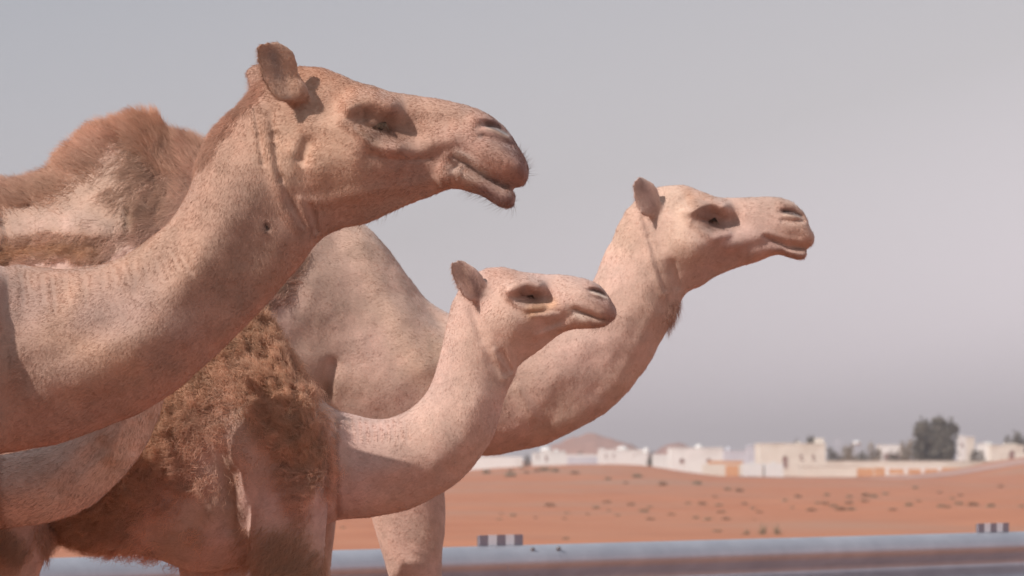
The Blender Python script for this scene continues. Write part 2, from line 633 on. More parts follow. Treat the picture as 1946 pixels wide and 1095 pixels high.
def maxm(*fs):
    def f(U, Pw):
        o = fs[0](U, Pw)
        for g in fs[1:]:
            o = np.maximum(o, g(U, Pw))
        return o
    return f


#@@SECTION_CAMELS

# ================================================================== camel in front (large head)
DA = 6.05
A_HEAD = [
 (1006, 322, 1007, 340, 12), (996, 297, 1000, 352, 30), (980, 272, 985, 358, 42, .25, .1), (960, 244, 962, 357, 50, .35, .1),
 (935, 222, 938, 352, 54, .35, .15), (905, 206, 908, 350, 56, .35, .25), (870, 195, 873, 352, 57, .35, .3), (830, 186, 838, 366, 58, .35, .6),
 (790, 181, 795, 382, 62, .35, .68), (745, 177, 755, 401, 72, .3, .72), (712, 167, 722, 417, 80, .3, .74), (680, 158, 692, 430, 84, .3, .7),
 (645, 138, 655, 437, 82, .35, .62), (606, 126, 625, 446, 80, .35, .42), (560, 127, 600, 464, 80, .35, .35), (518, 140, 577, 492, 80, .35, .3),
 (487, 160, 556, 518, 82, .35, .3), (462, 190, 530, 550, 86, .35, .3), (434, 220, 502, 582, 90, .35, .3), (402, 256, 475, 613, 94, .3, .3),
 (382, 300, 440, 650, 98, .3, .3), (362, 352, 402, 684, 102, .3, .3), (330, 412, 350, 730, 106, .3, .3), (272, 466, 290, 770, 112, .25, .3),
 (205, 499, 215, 808, 116, .25, .3), (121, 513, 125, 840, 122, .2, .3), (35, 504, 35, 857, 132, .2, .25), (-55, 478, -65, 885, 190, .2, .2, -15),
 (-580, 170, -640, 1080, 272, .55, .15), (-780, 320, -780, 1030, 262, .35, .2), (-930, 350, -930, 950, 235, .25, .2), (-1060, 420, -1050, 860, 170, .2, .2), (-1120, 500, -1110, 720, 80), (-1135, 560, -1130, 620, 20)]
A_LIP = [(982, 372, 980, 390, 14), (974, 362, 966, 397, 30, .1, .2), (950, 350, 944, 391, 36, .1, .25), (924, 338, 920, 376, 40, .1, .3),
         (896, 322, 896, 366, 42, .1, .35), (866, 305, 872, 359, 44, .1, .35), (830, 300, 838, 362, 44)]
gA = ground_px(DA)
A_lofts = [loft(A_HEAD), loft(A_LIP)]
for cx, z, fr in ((-310, -150, True), (-250, 150, True), (-980, -150, False), (-920, 150, False)):
    A_lofts.append(loft(leg_rows(cx, 820, gA, 105, z, 0, fr), sub=4, M=32))
# ears: near one tall, the far one peeping out behind
A_EAR = [(510, 100, 544, 96), (502, 108, 557, 104), (501, 124, 565, 118), (506, 142, 568, 132), (510, 162, 572, 152), (518, 178, 582, 168), (530, 196, 590, 184), (545, 208, 588, 200)]
A_lofts.append(ear_loft(A_EAR, -82, -102, cup=9, thick=11, lean=-24))
A_lofts.append(ball(566, 184, -72, 27, 26, 20))
A_EARF = [(x0 - 40, y0 * 0.66 + 50, x1 - 52, y1 * 0.66 + 52) for x0, y0, x1, y1 in A_EAR]
A_lofts.append(ear_loft(A_EARF, 70, 96, cup=13, thick=9))
A_strokes = [
 # brow and eye
 ([(668, 214), (688, 202), (716, 200), (742, 208)], 20, 29),
 
 ([(742, 256), (785, 262)], 27, -20), ([(698, 236), (730, 246)], 17, -8), ([(706, 240), (728, 242)], 19, 6), ([(700, 248), (720, 252), (738, 252)], 4, -6),
 ([(775, 245), (800, 265)], 22, -9),
 ([(655, 243), (685, 262), (716, 286), (760, 290)], 10, 9),
 ([(684, 254), (712, 277)], 3.5, -4),
 
 # cheekbone, temple, jaw muscle
 ([(585, 245), (640, 250), (690, 275)], 22, 7), ([(590, 283), (580, 310)], 12, -11), ([(560, 300), (552, 360)], 16, 3),
 ([(625, 335), (655, 355)], 42, 9), ([(640, 200), (620, 225)], 20, -7),
 ([(700, 310), (780, 310), (840, 300)], 16, -5), ([(740, 297), (860, 272)], 14, 6),
 ([(705, 303), (760, 310), (820, 306)], 4, -3), ([(600, 392), (700, 372), (850, 342)], 13, 5),
 ([(790, 200), (870, 215)], 18, 4), ([(800, 232), (850, 240)], 12, -4),
 # muzzle, nostril, lips
 ([(905, 228), (935, 226)], 14, 8), ([(930, 300), (975, 318)], 26, 8), ([(990, 322), (1000, 335)], 12, 4),
 ([(925, 240), (945, 241), (962, 252)], 6.5, -17, 5), ([(922, 246), (944, 254), (968, 267)], 3, 7, 5),
 ([(920, 264), (945, 270), (970, 280)], 6, -9, 5), ([(918, 238), (910, 252), (916, 266)], 6, -3),
 ([(862, 302), (892, 318), (922, 340), (962, 358)], 4.5, -6.5), ([(868, 296), (898, 308), (930, 330)], 6, 4),
 ([(872, 315), (860, 330), (866, 345)], 5, -4), ([(884, 326), (876, 345)], 3, -3), ([(850, 300), (845, 320)], 8, 4),
 # behind the jaw: folds running down the neck
 ([(498, 208), (510, 262), (526, 330), (544, 400), (566, 436)], 11, 5), ([(521, 218), (527, 270)], 4, -4), ([(528, 262), (533, 320), (540, 350)], 5, -5), ([(541, 345), (558, 396), (580, 430)], 6, -4),
 ([(487, 215), (500, 275), (508, 320)], 4, -5), ([(482, 205), (492, 260)], 5, 5),
 ([(596, 395), (604, 440)], 5, -7), ([(575, 385), (590, 430)], 6, 4),
 ([(540, 470), (500, 560), (440, 640)], 24, 6), ([(470, 330), (430, 430), (350, 540)], 40, 8), ([(400, 420), (300, 540), (150, 640)], 36, -6),
 ([(330, 640), (200, 720), (80, 760)], 30, 7), ([(250, 620), (100, 690)], 24, -5),
 ([(512, 434), (514, 440)], 4, -6),
]
for i in range(17):
    x = 6 + i * 22 + R.uniform(-7, 7)
    y = 524 - max(0, (x - 180)) * 0.22 + R.uniform(-4, 10)
    L = R.uniform(22, 62)
    A_strokes.append(([(x, y), (x + R.uniform(2, 9), y + L * 0.5), (x + R.uniform(4, 16), y + L)], R.uniform(3.5, 6.5), R.uniform(-2.6, -1.0)))
A_paint = [
 ([(590, 135), (640, 150), (668, 172)], 26, (0.36, 0.17, 0.10), 0.75), ([(640, 190), (655, 205)], 16, (0.38, 0.19, 0.12), 0.6),
 ([(520, 110), (545, 150)], 26, (0.40, 0.22, 0.14), 0.5), ([(478, 175), (440, 225), (400, 290), (385, 330)], 26, (0.36, 0.21, 0.15), 0.5),
 ([(470, 240), (430, 330), (380, 430)], 34, (0.36, 0.21, 0.15), 0.5),
 ([(940, 242), (968, 262), (985, 300), (1000, 330)], 20, (0.22, 0.13, 0.12), 0.75), ([(980, 350), (940, 345)], 16, (0.25, 0.15, 0.13), 0.5),
 ([(930, 246), (960, 256)], 7, (0.03, 0.02, 0.02), 0.85), ([(925, 249), (944, 256), (968, 268)], 3, (0.42, 0.30, 0.24), 0.9),
 ([(870, 300), (900, 318), (925, 335)], 9, (0.50, 0.42, 0.36), 0.7), ([(865, 330), (890, 345)], 14, (0.48, 0.38, 0.32), 0.6),
 ([(975, 385), (950, 385), (920, 365)], 14, (0.22, 0.14, 0.13), 0.75),
 ([(862, 302), (892, 319), (922, 341), (962, 358)], 2.5, (0.12, 0.07, 0.06), 0.5),
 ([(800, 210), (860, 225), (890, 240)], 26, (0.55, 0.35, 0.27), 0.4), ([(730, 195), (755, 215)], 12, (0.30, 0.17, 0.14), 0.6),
 ([(708, 232), (750, 255)], 28, (0.17, 0.08, 0.05), 0.8), ([(528, 118), (538, 158)], 9, (0.20, 0.14, 0.12), 0.6), ([(690, 258), (720, 280)], 5, (0.16, 0.08, 0.04), 0.6),  # eye socket painted dark: brow shade in the colour, over dark lids and lashes
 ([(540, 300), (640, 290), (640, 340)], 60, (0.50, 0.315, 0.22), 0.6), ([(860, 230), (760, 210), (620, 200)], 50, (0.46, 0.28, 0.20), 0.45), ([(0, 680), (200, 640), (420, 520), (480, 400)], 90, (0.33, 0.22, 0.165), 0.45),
 ([(512, 434), (515, 440)], 5, (0.02, 0.01, 0.01), 0.95),
 ([(0, 560), (150, 600), (300, 600)], 60, (0.35, 0.25, 0.22), 0.45), ([(150, 560), (120, 640), (260, 700)], 30, (0.50, 0.30, 0.20), 0.4),
 ([(380, 480), (300, 640), (150, 760)], 28, (0.55, 0.34, 0.24), 0.3),
]
camel_a = dict(ears=[(490, 120), (535, 110), (545, 170)], ear_r=36, d=DA, voxel=0.0042, lofts=A_lofts, strokes=A_strokes, paint=A_paint, color=(0.385, 0.235, 0.175), eye=(718, 246, 42, 14),
  flow=[(1010, 330), (900, 270), (700, 250), (560, 260), (500, 350), (440, 460), (350, 570), (200, 650), (0, 690), (-300, 650), (-1100, 600)],
  label='large reddish tan camel nearest the lens, its big head highest in the frame', lump=0.005,
  hair=[dict(name='fur', n=330000, bright=1.25, calm=0.55, len=0.009, lift=0.2, bend=0.3, grav=0.02, mess=0.18, clump=0.03, cvar=0.06, rad=0.00034, rand=0.28, k=4, unmask=gm([(925, 245), (965, 262)], 12)),
        dict(name='nape_hair', n=5000, bright=1.4, len=0.018, lift=0.35, mess=0.5, clump=0.02, rad=0.0004, rand=0.4, k=5, mask=gm([(490, 165), (440, 215), (385, 300)], 20)),
        dict(name='whiskers', n=260, len=0.022, lift=0.75, mess=0.3, rad=0.0002, rand=0.5, k=5, bright=0.7, mask=maxm(gm([(1000, 300), (1008, 340)], 14), gm([(900, 360), (975, 392)], 14), gm([(690, 425), (760, 400)], 10))),
        ])

# ================================================================== young camel in the middle
DB = 6.95
B_HEAD = [
 (1172, 592, 1171, 603, 8), (1166, 579, 1165, 609, 18, .2, .1), (1155, 560, 1152, 612, 27, .3, .15), (1140, 541, 1136, 612, 32, .35, .2), (1118, 530, 1118, 614, 35, .35, .3),
 (1092, 525, 1096, 622, 37, .35, .4), (1062, 522, 1068, 636, 39, .35, .45), (1035, 522, 1042, 656, 44, .3, .66), (1008, 519, 1020, 674, 50, .3, .68),
 (985, 518, 1003, 686, 54, .3, .66), (955, 510, 988, 696, 54, .35, .45), (925, 511, 984, 706, 52, .35, .4), (895, 523, 981, 716, 50, .35, .35), (872, 549, 974, 730, 48, .35, .3),
 (857, 581, 965, 750, 47, .3, .3), (851, 612, 958, 772, 47, .3, .3), (840, 655, 945, 815, 49, .3, .3), (822, 722, 922, 862, 53, .25, .3),
 (797, 763, 880, 906, 60, .2, .3), (757, 791, 828, 946, 68, .2, .3), (710, 797, 762, 974, 76, .2, .3), (655, 784, 695, 986, 88, .2, .2),
 (606, 752, 645, 990, 112, .2, .2), (565, 706, 600, 1010, 138, .3, .2), (520, 645, 540, 1045, 158, .4, .2), (470, 588, 470, 1075, 172, .5, .2), (400, 558, 380, 1088, 178, .55, .2),
 (310, 572, 285, 1060, 180, .5, .2), (200, 622, 180, 1038, 175, .3, .2), (95, 660, 85, 1000, 160, .2, .2), (10, 690, -20, 975, 135, .2, .2), (-70, 740, -80, 930, 80), (-95, 790, -98, 860, 30)]
B_LIP = [(1160, 612, 1158, 618, 10), (1145, 606, 1140, 623, 18), (1120, 600, 1118, 624, 25), (1095, 588, 1095, 626, 28), (1068, 582, 1066, 634, 30)]
B_EAR = [(862, 504, 884, 500), (861, 514, 902, 511), (863, 528, 914, 524), (868, 543, 920, 541), (876, 556, 921, 556), (886, 568, 919, 570), (897, 577, 914, 580)]
gB = ground_px(DB)
B_lofts = [loft(B_HEAD), loft(B_LIP), ear_loft(B_EAR, -40, -66, cup=9, thick=7.5, lean=-19), ear_loft([(a + 6, b + 10, c - 8, e + 10) for a, b, c, e in B_EAR], 44, 60, cup=10, thick=7)]
for cx, top, w, z, fr in ((556, 900, 78, -95, True), (395, 960, 72, 95, True), (-5, 880, 82, -85, False), (-70, 880, 80, 85, False)):
    B_lofts.append(loft(leg_rows(cx, top, gB, w, z, 0 if fr else -20, fr), sub=4, M=32))
B_strokes = [
 ([(966, 556), (982, 545), (1002, 541), (1021, 547)], 12, 25), 
 ([(1013, 564), (1034, 572)], 18, -18), ([(990, 559), (1006, 561)], 12, 10), ([(990, 564), (1012, 567)], 2.6, -6), ([(1040, 565), (1055, 575)], 14, -4),
 ([(966, 571), (985, 583), (1000, 590), (1030, 586)], 6, 6), ([(1004, 597), (1060, 592)], 4, -3), ([(1010, 603), (1045, 600)], 4, 3),
 ([(950, 600), (975, 625)], 26, 7), ([(905, 600), (920, 640)], 14, -3), ([(1040, 620), (1070, 610)], 10, -4), ([(1020, 640), (1062, 623)], 7, 4),
 ([(1124, 545), (1140, 545)], 8, 5), ([(1122, 553), (1138, 556), (1150, 563)], 5, -10, 3), ([(1120, 557), (1136, 562), (1151, 567)], 2.2, 4, 3), ([(1122, 566), (1150, 573)], 4, -4, 3),
 ([(1088, 588), (1110, 597), (1135, 606), (1160, 612)], 3.5, -4.5), ([(1090, 580), (1115, 588), (1140, 597)], 6, 3), ([(1092, 603), (1115, 610)], 6, 3),
 ([(898, 585), (912, 640), (935, 690), (960, 710)], 8, -4), ([(955, 672), (972, 705)], 5, -5), ([(940, 670), (958, 720)], 6, 3),
 ([(915, 760), (880, 840), (820, 900)], 22, 6), ([(640, 800), (642, 980)], 7, -10), ([(560, 760), (600, 850), (610, 940)], 34, 14),
 ([(460, 900), (450, 1000)], 14, -12), ([(420, 960), (400, 1030)], 14, 8), ([(440, 860), (452, 950)], 10, -8), ([(370, 960), (330, 1030)], 22, 8),
]
for i in range(9):
    x = 668 + i * 13
    B_strokes.append(([(x, 800), (x + 5, 822), (x + 6, 838)], 3, -2.6))
B_paint = [
 ([(994, 560), (1018, 570)], 19, (0.16, 0.08, 0.055), 0.82),  # eye socket: dark lash zone, deepened with painted shadow of the brow
 ([(940, 520), (980, 522)], 20, (0.40, 0.23, 0.17), 0.6), ([(880, 515), (895, 555)], 16, (0.42, 0.24, 0.16), 0.5), ([(898, 530), (912, 565)], 9, (0.20, 0.12, 0.10), 0.8),
 ([(1130, 550), (1160, 590), (1165, 605)], 16, (0.30, 0.17, 0.14), 0.75), ([(1126, 554), (1148, 562)], 5, (0.05, 0.03, 0.03), 0.85), ([(1123, 557), (1138, 562), (1152, 567)], 2, (0.7, 0.55, 0.45), 0.9),
 ([(1130, 620), (1160, 616)], 8, (0.25, 0.13, 0.09), 0.7), ([(1085, 590), (1105, 605)], 10, (0.6, 0.5, 0.42), 0.6), ([(1088, 588), (1135, 606), (1160, 611)], 2, (0.12, 0.07, 0.06), 0.5),
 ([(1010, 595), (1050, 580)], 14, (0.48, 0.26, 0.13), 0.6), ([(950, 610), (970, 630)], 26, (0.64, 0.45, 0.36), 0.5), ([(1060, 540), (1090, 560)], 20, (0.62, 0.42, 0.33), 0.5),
 ([(492, 615), (520, 690), (560, 780), (600, 860)], 50, (0.40, 0.235, 0.13), 0.8), ([(460, 640), (360, 740), (300, 860), (180, 960)], 62, (0.32, 0.20, 0.11), 0.85),
 ([(230, 960), (160, 1010)], 40, (0.20, 0.12, 0.06), 0.8), ([(100, 700), (400, 600)], 90, (0.26, 0.15, 0.08), 0.8), ([(450, 880), (460, 1010)], 18, (0.22, 0.13, 0.08), 0.7),
 ([(560, 1040), (580, 1090)], 46, (0.33, 0.19, 0.12), 0.7), ([(420, 960), (330, 1040)], 40, (0.34, 0.24, 0.18), 0.6), ([(470, 700), (430, 860)], 34, (0.36, 0.23, 0.17), 0.5),
 ([(10, 1000), (20, 1090)], 50, (0.30, 0.16, 0.09), 0.7)]
fleece_b = maxm(gm([(490, 612), (505, 690), (540, 770)], 42), gsoft([(556, 790), (582, 840), (588, 890)], 36), gsoft([(450, 650), (380, 720), (330, 800), (290, 880), (200, 960)], 66), gm([(300, 600), (100, 680)], 80))
def fleece_lumps(V, N, U, u):
    m = fleece_b(U, V)
    return V + N * (m * (0.010 + 0.016 * fbm(V * 24.0, 61, 3)))[:, None]


fleece_b2 = maxm(gsoft([(540, 1060), (590, 1095)], 40), gsoft([(240, 930), (120, 1020)], 26), gm([(0, 1000), (60, 1040)], 22), gm([(620, 745), (650, 770)], 10))
camel_b = dict(ears=[(880, 510), (900, 550)], ear_r=24, d=DB, voxel=0.0046, lofts=B_lofts, strokes=B_strokes, paint=B_paint, color=(0.465, 0.315, 0.26), eye=(1000, 564, 27, 8.5),
  flow=[(1175, 600), (1090, 570), (980, 570), (915, 600), (890, 720), (820, 850), (720, 890), (600, 870), (400, 860), (0, 850)],
  label='young pale camel in the middle with curly brown shoulder fleece and smallest head', lump=0.005, post=[fleece_lumps], 
  hair=[dict(name='fur', n=240000, bright=1.15, calm=0.55, len=0.009, lift=0.2, bend=0.3, grav=0.02, mess=0.18, clump=0.03, cvar=0.06, rad=0.00036, rand=0.28, k=4),
        dict(name='fleece', n=80000, len=0.034, lift=0.5, mess=1.5, clump=0.020, rad=0.0006, rand=0.14, k=10, turns=11, curl=0.009, droop=0.6, grav=0.4, bright=1.75, col=(0.36, 0.225, 0.155), cvar=0.3, mask=fleece_b, label='curly brown fleece on the young camel shoulder'),
        dict(name='fleece', n=16000, len=0.035, lift=0.35, mess=0.9, clump=0.022, rad=0.0006, rand=0.25, k=7, curl=0.006, droop=0.8, grav=0.6, bright=1.4, col=(0.36, 0.23, 0.15), mask=fleece_b2, label='tufts of curly hair on the young camel belly and leg'),
        dict(name='whiskers', n=110, len=0.02, lift=0.7, mess=0.3, rad=0.0002, rand=0.5, k=5, bright=0.7, mask=gm([(1170, 600), (1130, 622)], 8))])

# ================================================================== camel behind, right
DC = 7.75
C_HEAD = [
 (1550, 448, 1549, 462, 10), (1541, 433, 1541, 471, 24, .2, .1), (1527, 405, 1527, 474, 34, .3, .1), (1508, 389, 1508, 473, 39, .35, .15), (1485, 379, 1486, 482, 41, .35, .25),
 (1458, 373, 1460, 490, 42, .35, .35), (1428, 373, 1434, 501, 43, .35, .42), (1398, 374, 1404, 511, 46, .35, .66), (1368, 375, 1376, 521, 54, .3, .72),
 (1342, 370, 1353, 532, 60, .3, .72), (1318, 362, 1334, 545, 62, .3, .66), (1290, 353, 1312, 553, 60, .35, .45), (1260, 354, 1300, 564, 59, .35, .4),
 (1232, 362, 1291, 578, 58, .35, .35), (1208, 380, 1286, 596, 58, .35, .3), (1188, 408, 1278, 616, 58, .35, .3), (1168, 448, 1262, 645, 60, .3, .3),
 (1146, 490, 1242, 680, 62, .3, .3), (1128, 530, 1212, 722, 65, .3, .3), (1100, 572, 1172, 770, 70, .25, .3), (1045, 600, 1105, 815, 76, .2, .3),
 (980, 610, 1035, 846, 82, .2, .3), (912, 610, 960, 864, 92, .2, .3), (856, 597, 880, 872, 106, .2, .25), (812, 571, 800, 890, 114, .25, .2), (770, 517, 740, 925, 124, .3, .2),
 (730, 466, 680, 960, 132, .35, .2), (690, 422, 610, 972, 144, .35, .2), (600, 368, 540, 975, 185, .35, .15), (480, 325, 450, 970, 238, .35, .15), (375, 283, 370, 960, 240, .5, .2),
 (322, 264, 320, 955, 234, .65, .2), (283, 228, 270, 950, 235, .68, .2), (222, 242, 215, 942, 235, .66, .2), (165, 276, 165, 935, 235, .6, .2), (104, 333, 90, 920, 232, .45, .2),
 (45, 360, 30, 900, 228, .35, .2), (-30, 362, -40, 880, 222, .3, .2), (-150, 400, -150, 850, 200, .2, .2), (-250, 480, -240, 790, 140, .2, .2), (-290, 560, -285, 690, 50)]
C_LIP = [(1536, 481, 1535, 489, 10), (1530, 476, 1524, 497, 22), (1508, 472, 1502, 493, 28), (1482, 462, 1478, 486, 31), (1452, 452, 1452, 492, 33), (1420, 450, 1424, 500, 33)]
C_EAR = [(1207, 348, 1218, 343), (1203, 356, 1232, 348), (1202, 370, 1243, 359), (1205, 386, 1249, 376), (1210, 400, 1252, 392), (1217, 411, 1251, 405), (1226, 420, 1246, 417)]
gC = ground_px(DC)
C_lofts = [loft(C_HEAD), loft(C_LIP), ear_loft(C_EAR, -50, -72, cup=8, thick=7, lean=-17), ear_loft([(a + 14, b + 6, c + 2, e + 6) for a, b, c, e in C_EAR], 50, 62, cup=10, thick=6)]
for cx, top, w, z, fr, ln in ((765, 820, 78, -95, True, 70), (560, 880, 76, 110, True, 0), (-60, 800, 90, -110, False, 0), (-140, 800, 90, 110, False, 0)):
    C_lofts.append(loft(leg_rows(cx, top, gC, w, z, ln, fr), sub=4, M=32))
C_strokes = [
 ([(1308, 407), (1326, 396), (1350, 391), (1369, 398)], 14, 31), 
 ([(1358, 420), (1382, 427)], 21, -22), ([(1332, 418), (1352, 420)], 15, 13), ([(1332, 423), (1358, 427)], 3, -7), ([(1400, 425), (1415, 428)], 14, -3),
 ([(1308, 428), (1330, 445), (1350, 458), (1380, 448)], 7, 7),
 ([(1290, 460), (1310, 480)], 28, 8), ([(1240, 430), (1255, 470)], 14, -4), ([(1380, 470), (1440, 455)], 10, 4), ([(1300, 385), (1305, 400)], 10, -5),
 ([(1484, 393), (1500, 392)], 9, 6), ([(1486, 405), (1505, 405), (1522, 413)], 5.5, -11, 3), ([(1484, 410), (1503, 414), (1524, 417)], 2.3, 5, 3), ([(1484, 422), (1505, 424), (1526, 421)], 4, -6, 3),
 ([(1449, 452), (1470, 462), (1495, 471), (1530, 474)], 3.5, -5), ([(1455, 445), (1490, 458), (1520, 462)], 7, 4),
 ([(1213, 412), (1226, 460), (1240, 510), (1256, 560)], 7, 4), ([(1221, 415), (1230, 455)], 3.5, -3), ([(1230, 455), (1243, 500), (1258, 552)], 5, -4),
 ([(1275, 505), (1285, 545)], 8, -5), ([(1240, 600), (1200, 690), (1140, 770), (1060, 820)], 20, 7), ([(1120, 690), (1060, 760)], 26, -5),
 ([(985, 740), (1010, 790)], 10, 4), ([(0, 395), (25, 425), (42, 465), (32, 500)], 7, -12), ([(-30, 430), (0, 500)], 36, 10),
 ([(690, 470), (760, 600), (810, 700)], 30, 12), ([(800, 560), (850, 640)], 16, -8), ([(640, 700), (625, 750)], 14, -10),
 ([(40, 450), (120, 440), (220, 450)], 18, 8), ([(60, 490), (220, 490)], 22, -10), ([(262, 398), (270, 445)], 7, -8),
 ([(20, 400), (150, 400), (240, 430)], 16, -4), ([(300, 300), (330, 340)], 22, 6)]
C_paint = [
 ([(1305, 362), (1312, 392)], 12, (0.38, 0.20, 0.13), 0.7), ([(1225, 360), (1240, 395)], 12, (0.24, 0.14, 0.12), 0.7), ([(1335, 372), (1350, 380)], 10, (0.40, 0.22, 0.14), 0.6),
 ([(1488, 400), (1520, 412)], 11, (0.30, 0.17, 0.13), 0.7), ([(1488, 406), (1520, 412)], 4, (0.05, 0.03, 0.03), 0.85), ([(1486, 411), (1503, 415), (1524, 418)], 2, (0.6, 0.45, 0.36), 0.9),
 ([(1490, 450), (1540, 460)], 16, (0.42, 0.26, 0.20), 0.6), ([(1460, 465), (1500, 485), (1530, 490)], 10, (0.32, 0.2, 0.17), 0.7), ([(1449, 452), (1495, 471), (1530, 475)], 2, (0.12, 0.07, 0.06), 0.5),
 ([(1280, 370), (1290, 420), (1290, 480)], 30, (0.64, 0.46, 0.35), 0.5), ([(1338, 416), (1362, 428)], 24, (0.16, 0.08, 0.055), 0.82),  # around the eye, shade below the brow is painted over the dark lids
 ([(110, 305), (200, 240), (270, 215), (330, 262)], 34, (0.44, 0.24, 0.155), 0.75), ([(300, 280), (350, 340), (330, 420)], 56, (0.38, 0.24, 0.17), 0.5),
 ([(50, 495), (130, 480), (215, 488)], 22, (0.34, 0.18, 0.09), 0.85), ([(265, 402), (267, 438)], 7, (0.10, 0.055, 0.02), 0.95), ([(270, 416), (276, 434), (282, 426)], 7, (0.16, 0.09, 0.05), 0.9),
 ([(540, 540), (520, 570), (560, 500)], 24, (0.22, 0.14, 0.08), 0.8), ([(628, 735), (632, 755)], 14, (0.14, 0.08, 0.04), 0.85),
 ([(620, 480), (600, 700), (640, 860)], 60, (0.36, 0.24, 0.18), 0.5), ([(700, 480), (790, 700)], 34, (0.44, 0.30, 0.22), 0.4),
 ([(0, 420), (150, 375), (250, 335), (230, 420)], 70, (0.34, 0.225, 0.165), 0.75)]
fin_mark = gm([(265, 402), (268, 418), (272, 436), (284, 424), (268, 404)], 7)
camel_c = dict(ears=[(1220, 355), (1232, 395)], ear_r=26, d=DC, voxel=0.0052, lofts=C_lofts, strokes=C_strokes, paint=C_paint, color=(0.455, 0.305, 0.245), eye=(1344, 424, 33, 11),
  flow=[(1550, 450), (1440, 420), (1330, 440), (1240, 460), (1190, 590), (1100, 710), (950, 740), (820, 720), (600, 650), (300, 600), (0, 600), (-290, 600)],
  label='tall pale camel behind the others with the head farthest right and a shaggy hump', lump=0.006,
  hair=[dict(name='fur', unmask=fin_mark, n=240000, bright=1.15, calm=0.55, len=0.010, lift=0.2, bend=0.3, grav=0.02, mess=0.18, clump=0.03, cvar=0.06, rad=0.00036, rand=0.28, k=4),
        dict(name='hump_hair', n=30000, len=0.050, lift=0.5, mess=0.9, clump=0.028, rad=0.0006, rand=0.25, k=6, droop=-0.5, grav=-0.15, bright=1.5, tint=(1.02, 0.97, 0.92), mask=maxm(gsoft([(60, 345), (104, 318), (165, 258), (215, 226), (272, 212), (322, 246), (372, 285)], 42)), label='shaggy reddish hair along the crest of the hump'),
        dict(name='shoulder_hair', n=20000, len=0.035, lift=0.3, mess=1.0, clump=0.03, rad=0.0006, rand=0.3, k=6, curl=0.004, bright=1.35, unmask=fin_mark, droop=0.8, grav=0.4, mask=maxm(gsoft([(300, 290), (350, 340), (320, 420)], 55), gm([(560, 500), (540, 560)], 30))),
        dict(name='flank_fleece', n=14000, len=0.035, lift=0.35, mess=1.1, clump=0.02, rad=0.0007, rand=0.3, k=7, curl=0.007, droop=0.6, grav=0.4, bright=1.5, mask=gm([(50, 492), (130, 480), (220, 490)], 20), label='patch of curly brown fleece on the flank'),
        dict(name='throat_tuft', n=420, bright=1.1, len=0.026, lift=0.5, mess=0.4, rad=0.0003, rand=0.3, k=5, mask=gm([(1285, 585), (1278, 620)], 14))])

# ================================================================== camel hidden between (only its low neck shows)
DD = 6.5
D_HEAD = [
 (462, 560, 462, 570, 8), (450, 545, 452, 580, 22), (428, 532, 430, 592, 30, .3, .2), (395, 527, 398, 600, 32, .3, .3), (350, 522, 360, 618, 36, .3, .4), (310, 515, 335, 640, 44, .3, .4),
 (270, 516, 326, 662, 46, .3, .4), (235, 540, 322, 690, 46, .3, .3), (212, 590, 318, 722, 47, .3, .3), (200, 650, 313, 755, 50, .3, .3), (190, 710, 302, 800, 54, .25, .3),
 (175, 765, 275, 858, 60, .2, .3), (150, 805, 240, 903, 66, .2, .3), (110, 838, 185, 953, 74, .2, .3), (55, 856, 105, 990, 82, .2, .3), (0, 864, 20, 1005, 90, .2, .3),
 (-60, 860, -60, 1010, 104, .2, .25), (-130, 820, -130, 1030, 130, .2, .2), (-210, 740, -210, 1060, 125, .3, .2), (-300, 690, -300, 1070, 120, .4, .2), (-420, 640, -420, 1070, 125, .5, .2),
 (-560, 700, -560, 1050, 160, .3, .2), (-680, 740, -680, 990, 120, .2, .2), (-740, 810, -735, 900, 40)]
D_EAR = [(240, 512, 250, 511), (236, 520, 262, 520), (240, 532, 272, 532), (250, 545, 274, 545)]
gD = ground_px(DD)
D_lofts = [loft(D_HEAD), ear_loft(D_EAR, -40, -50, cup=8, thick=6), ear_loft(D_EAR, 40, 50, cup=8, thick=6)]
for cx, z, fr in ((-230, -85, True), (-190, 85, True), (-640, -85, False), (-600, 85, False)):
    D_lofts.append(loft(leg_rows(cx, 930, gD, 66, z, 0, fr), sub=4, M=32))
camel_d = dict(d=DD, voxel=0.006, lofts=D_lofts, strokes=[([(250, 800), (225, 870)], 18, 12), ([(200, 850), (120, 930)], 16, -8), ([(285, 800), (262, 860)], 10, -6), ([(6, 880), (4, 960), (8, 1000)], 6, -8), ([(310, 560), (320, 568)], 10, -7)],
  paint=[([(120, 900), (20, 940)], 60, (0.48, 0.35, 0.29), 0.5), ([(0, 950), (10, 1000)], 16, (0.25, 0.13, 0.08), 0.7)], color=(0.56, 0.41, 0.34), eye=(338, 560, 34, 9),
  flow=[(460, 565), (300, 590), (260, 650), (230, 820), (120, 910), (-60, 930), (-700, 900)],
  label='camel mostly hidden behind the largest one, only its smooth low neck showing at lower left', lump=0.004,
  hair=[dict(name='fur', n=24000, len=0.012, lift=0.22, mess=0.4, clump=0.03, rad=0.0005, rand=0.3, k=4, mask=lambda U, Pw: (U[:, 1] > 730) * 1.0)])

for sp in (camel_a, camel_b, camel_c, camel_d):
    build_camel(sp)
# ================================================================== the desert
M_SAND = noise_mat('orange_sand', (0.37, 0.135, 0.068), (0.46, 0.185, 0.095), 0.35, 0.95, 0.25, 8, dist=0.05, c3=(0.36, 0.19, 0.125), scale3=0.05)


def px_of(x, y):
    return 973.0 + x / (KPX * np.maximum(y, 1.0))


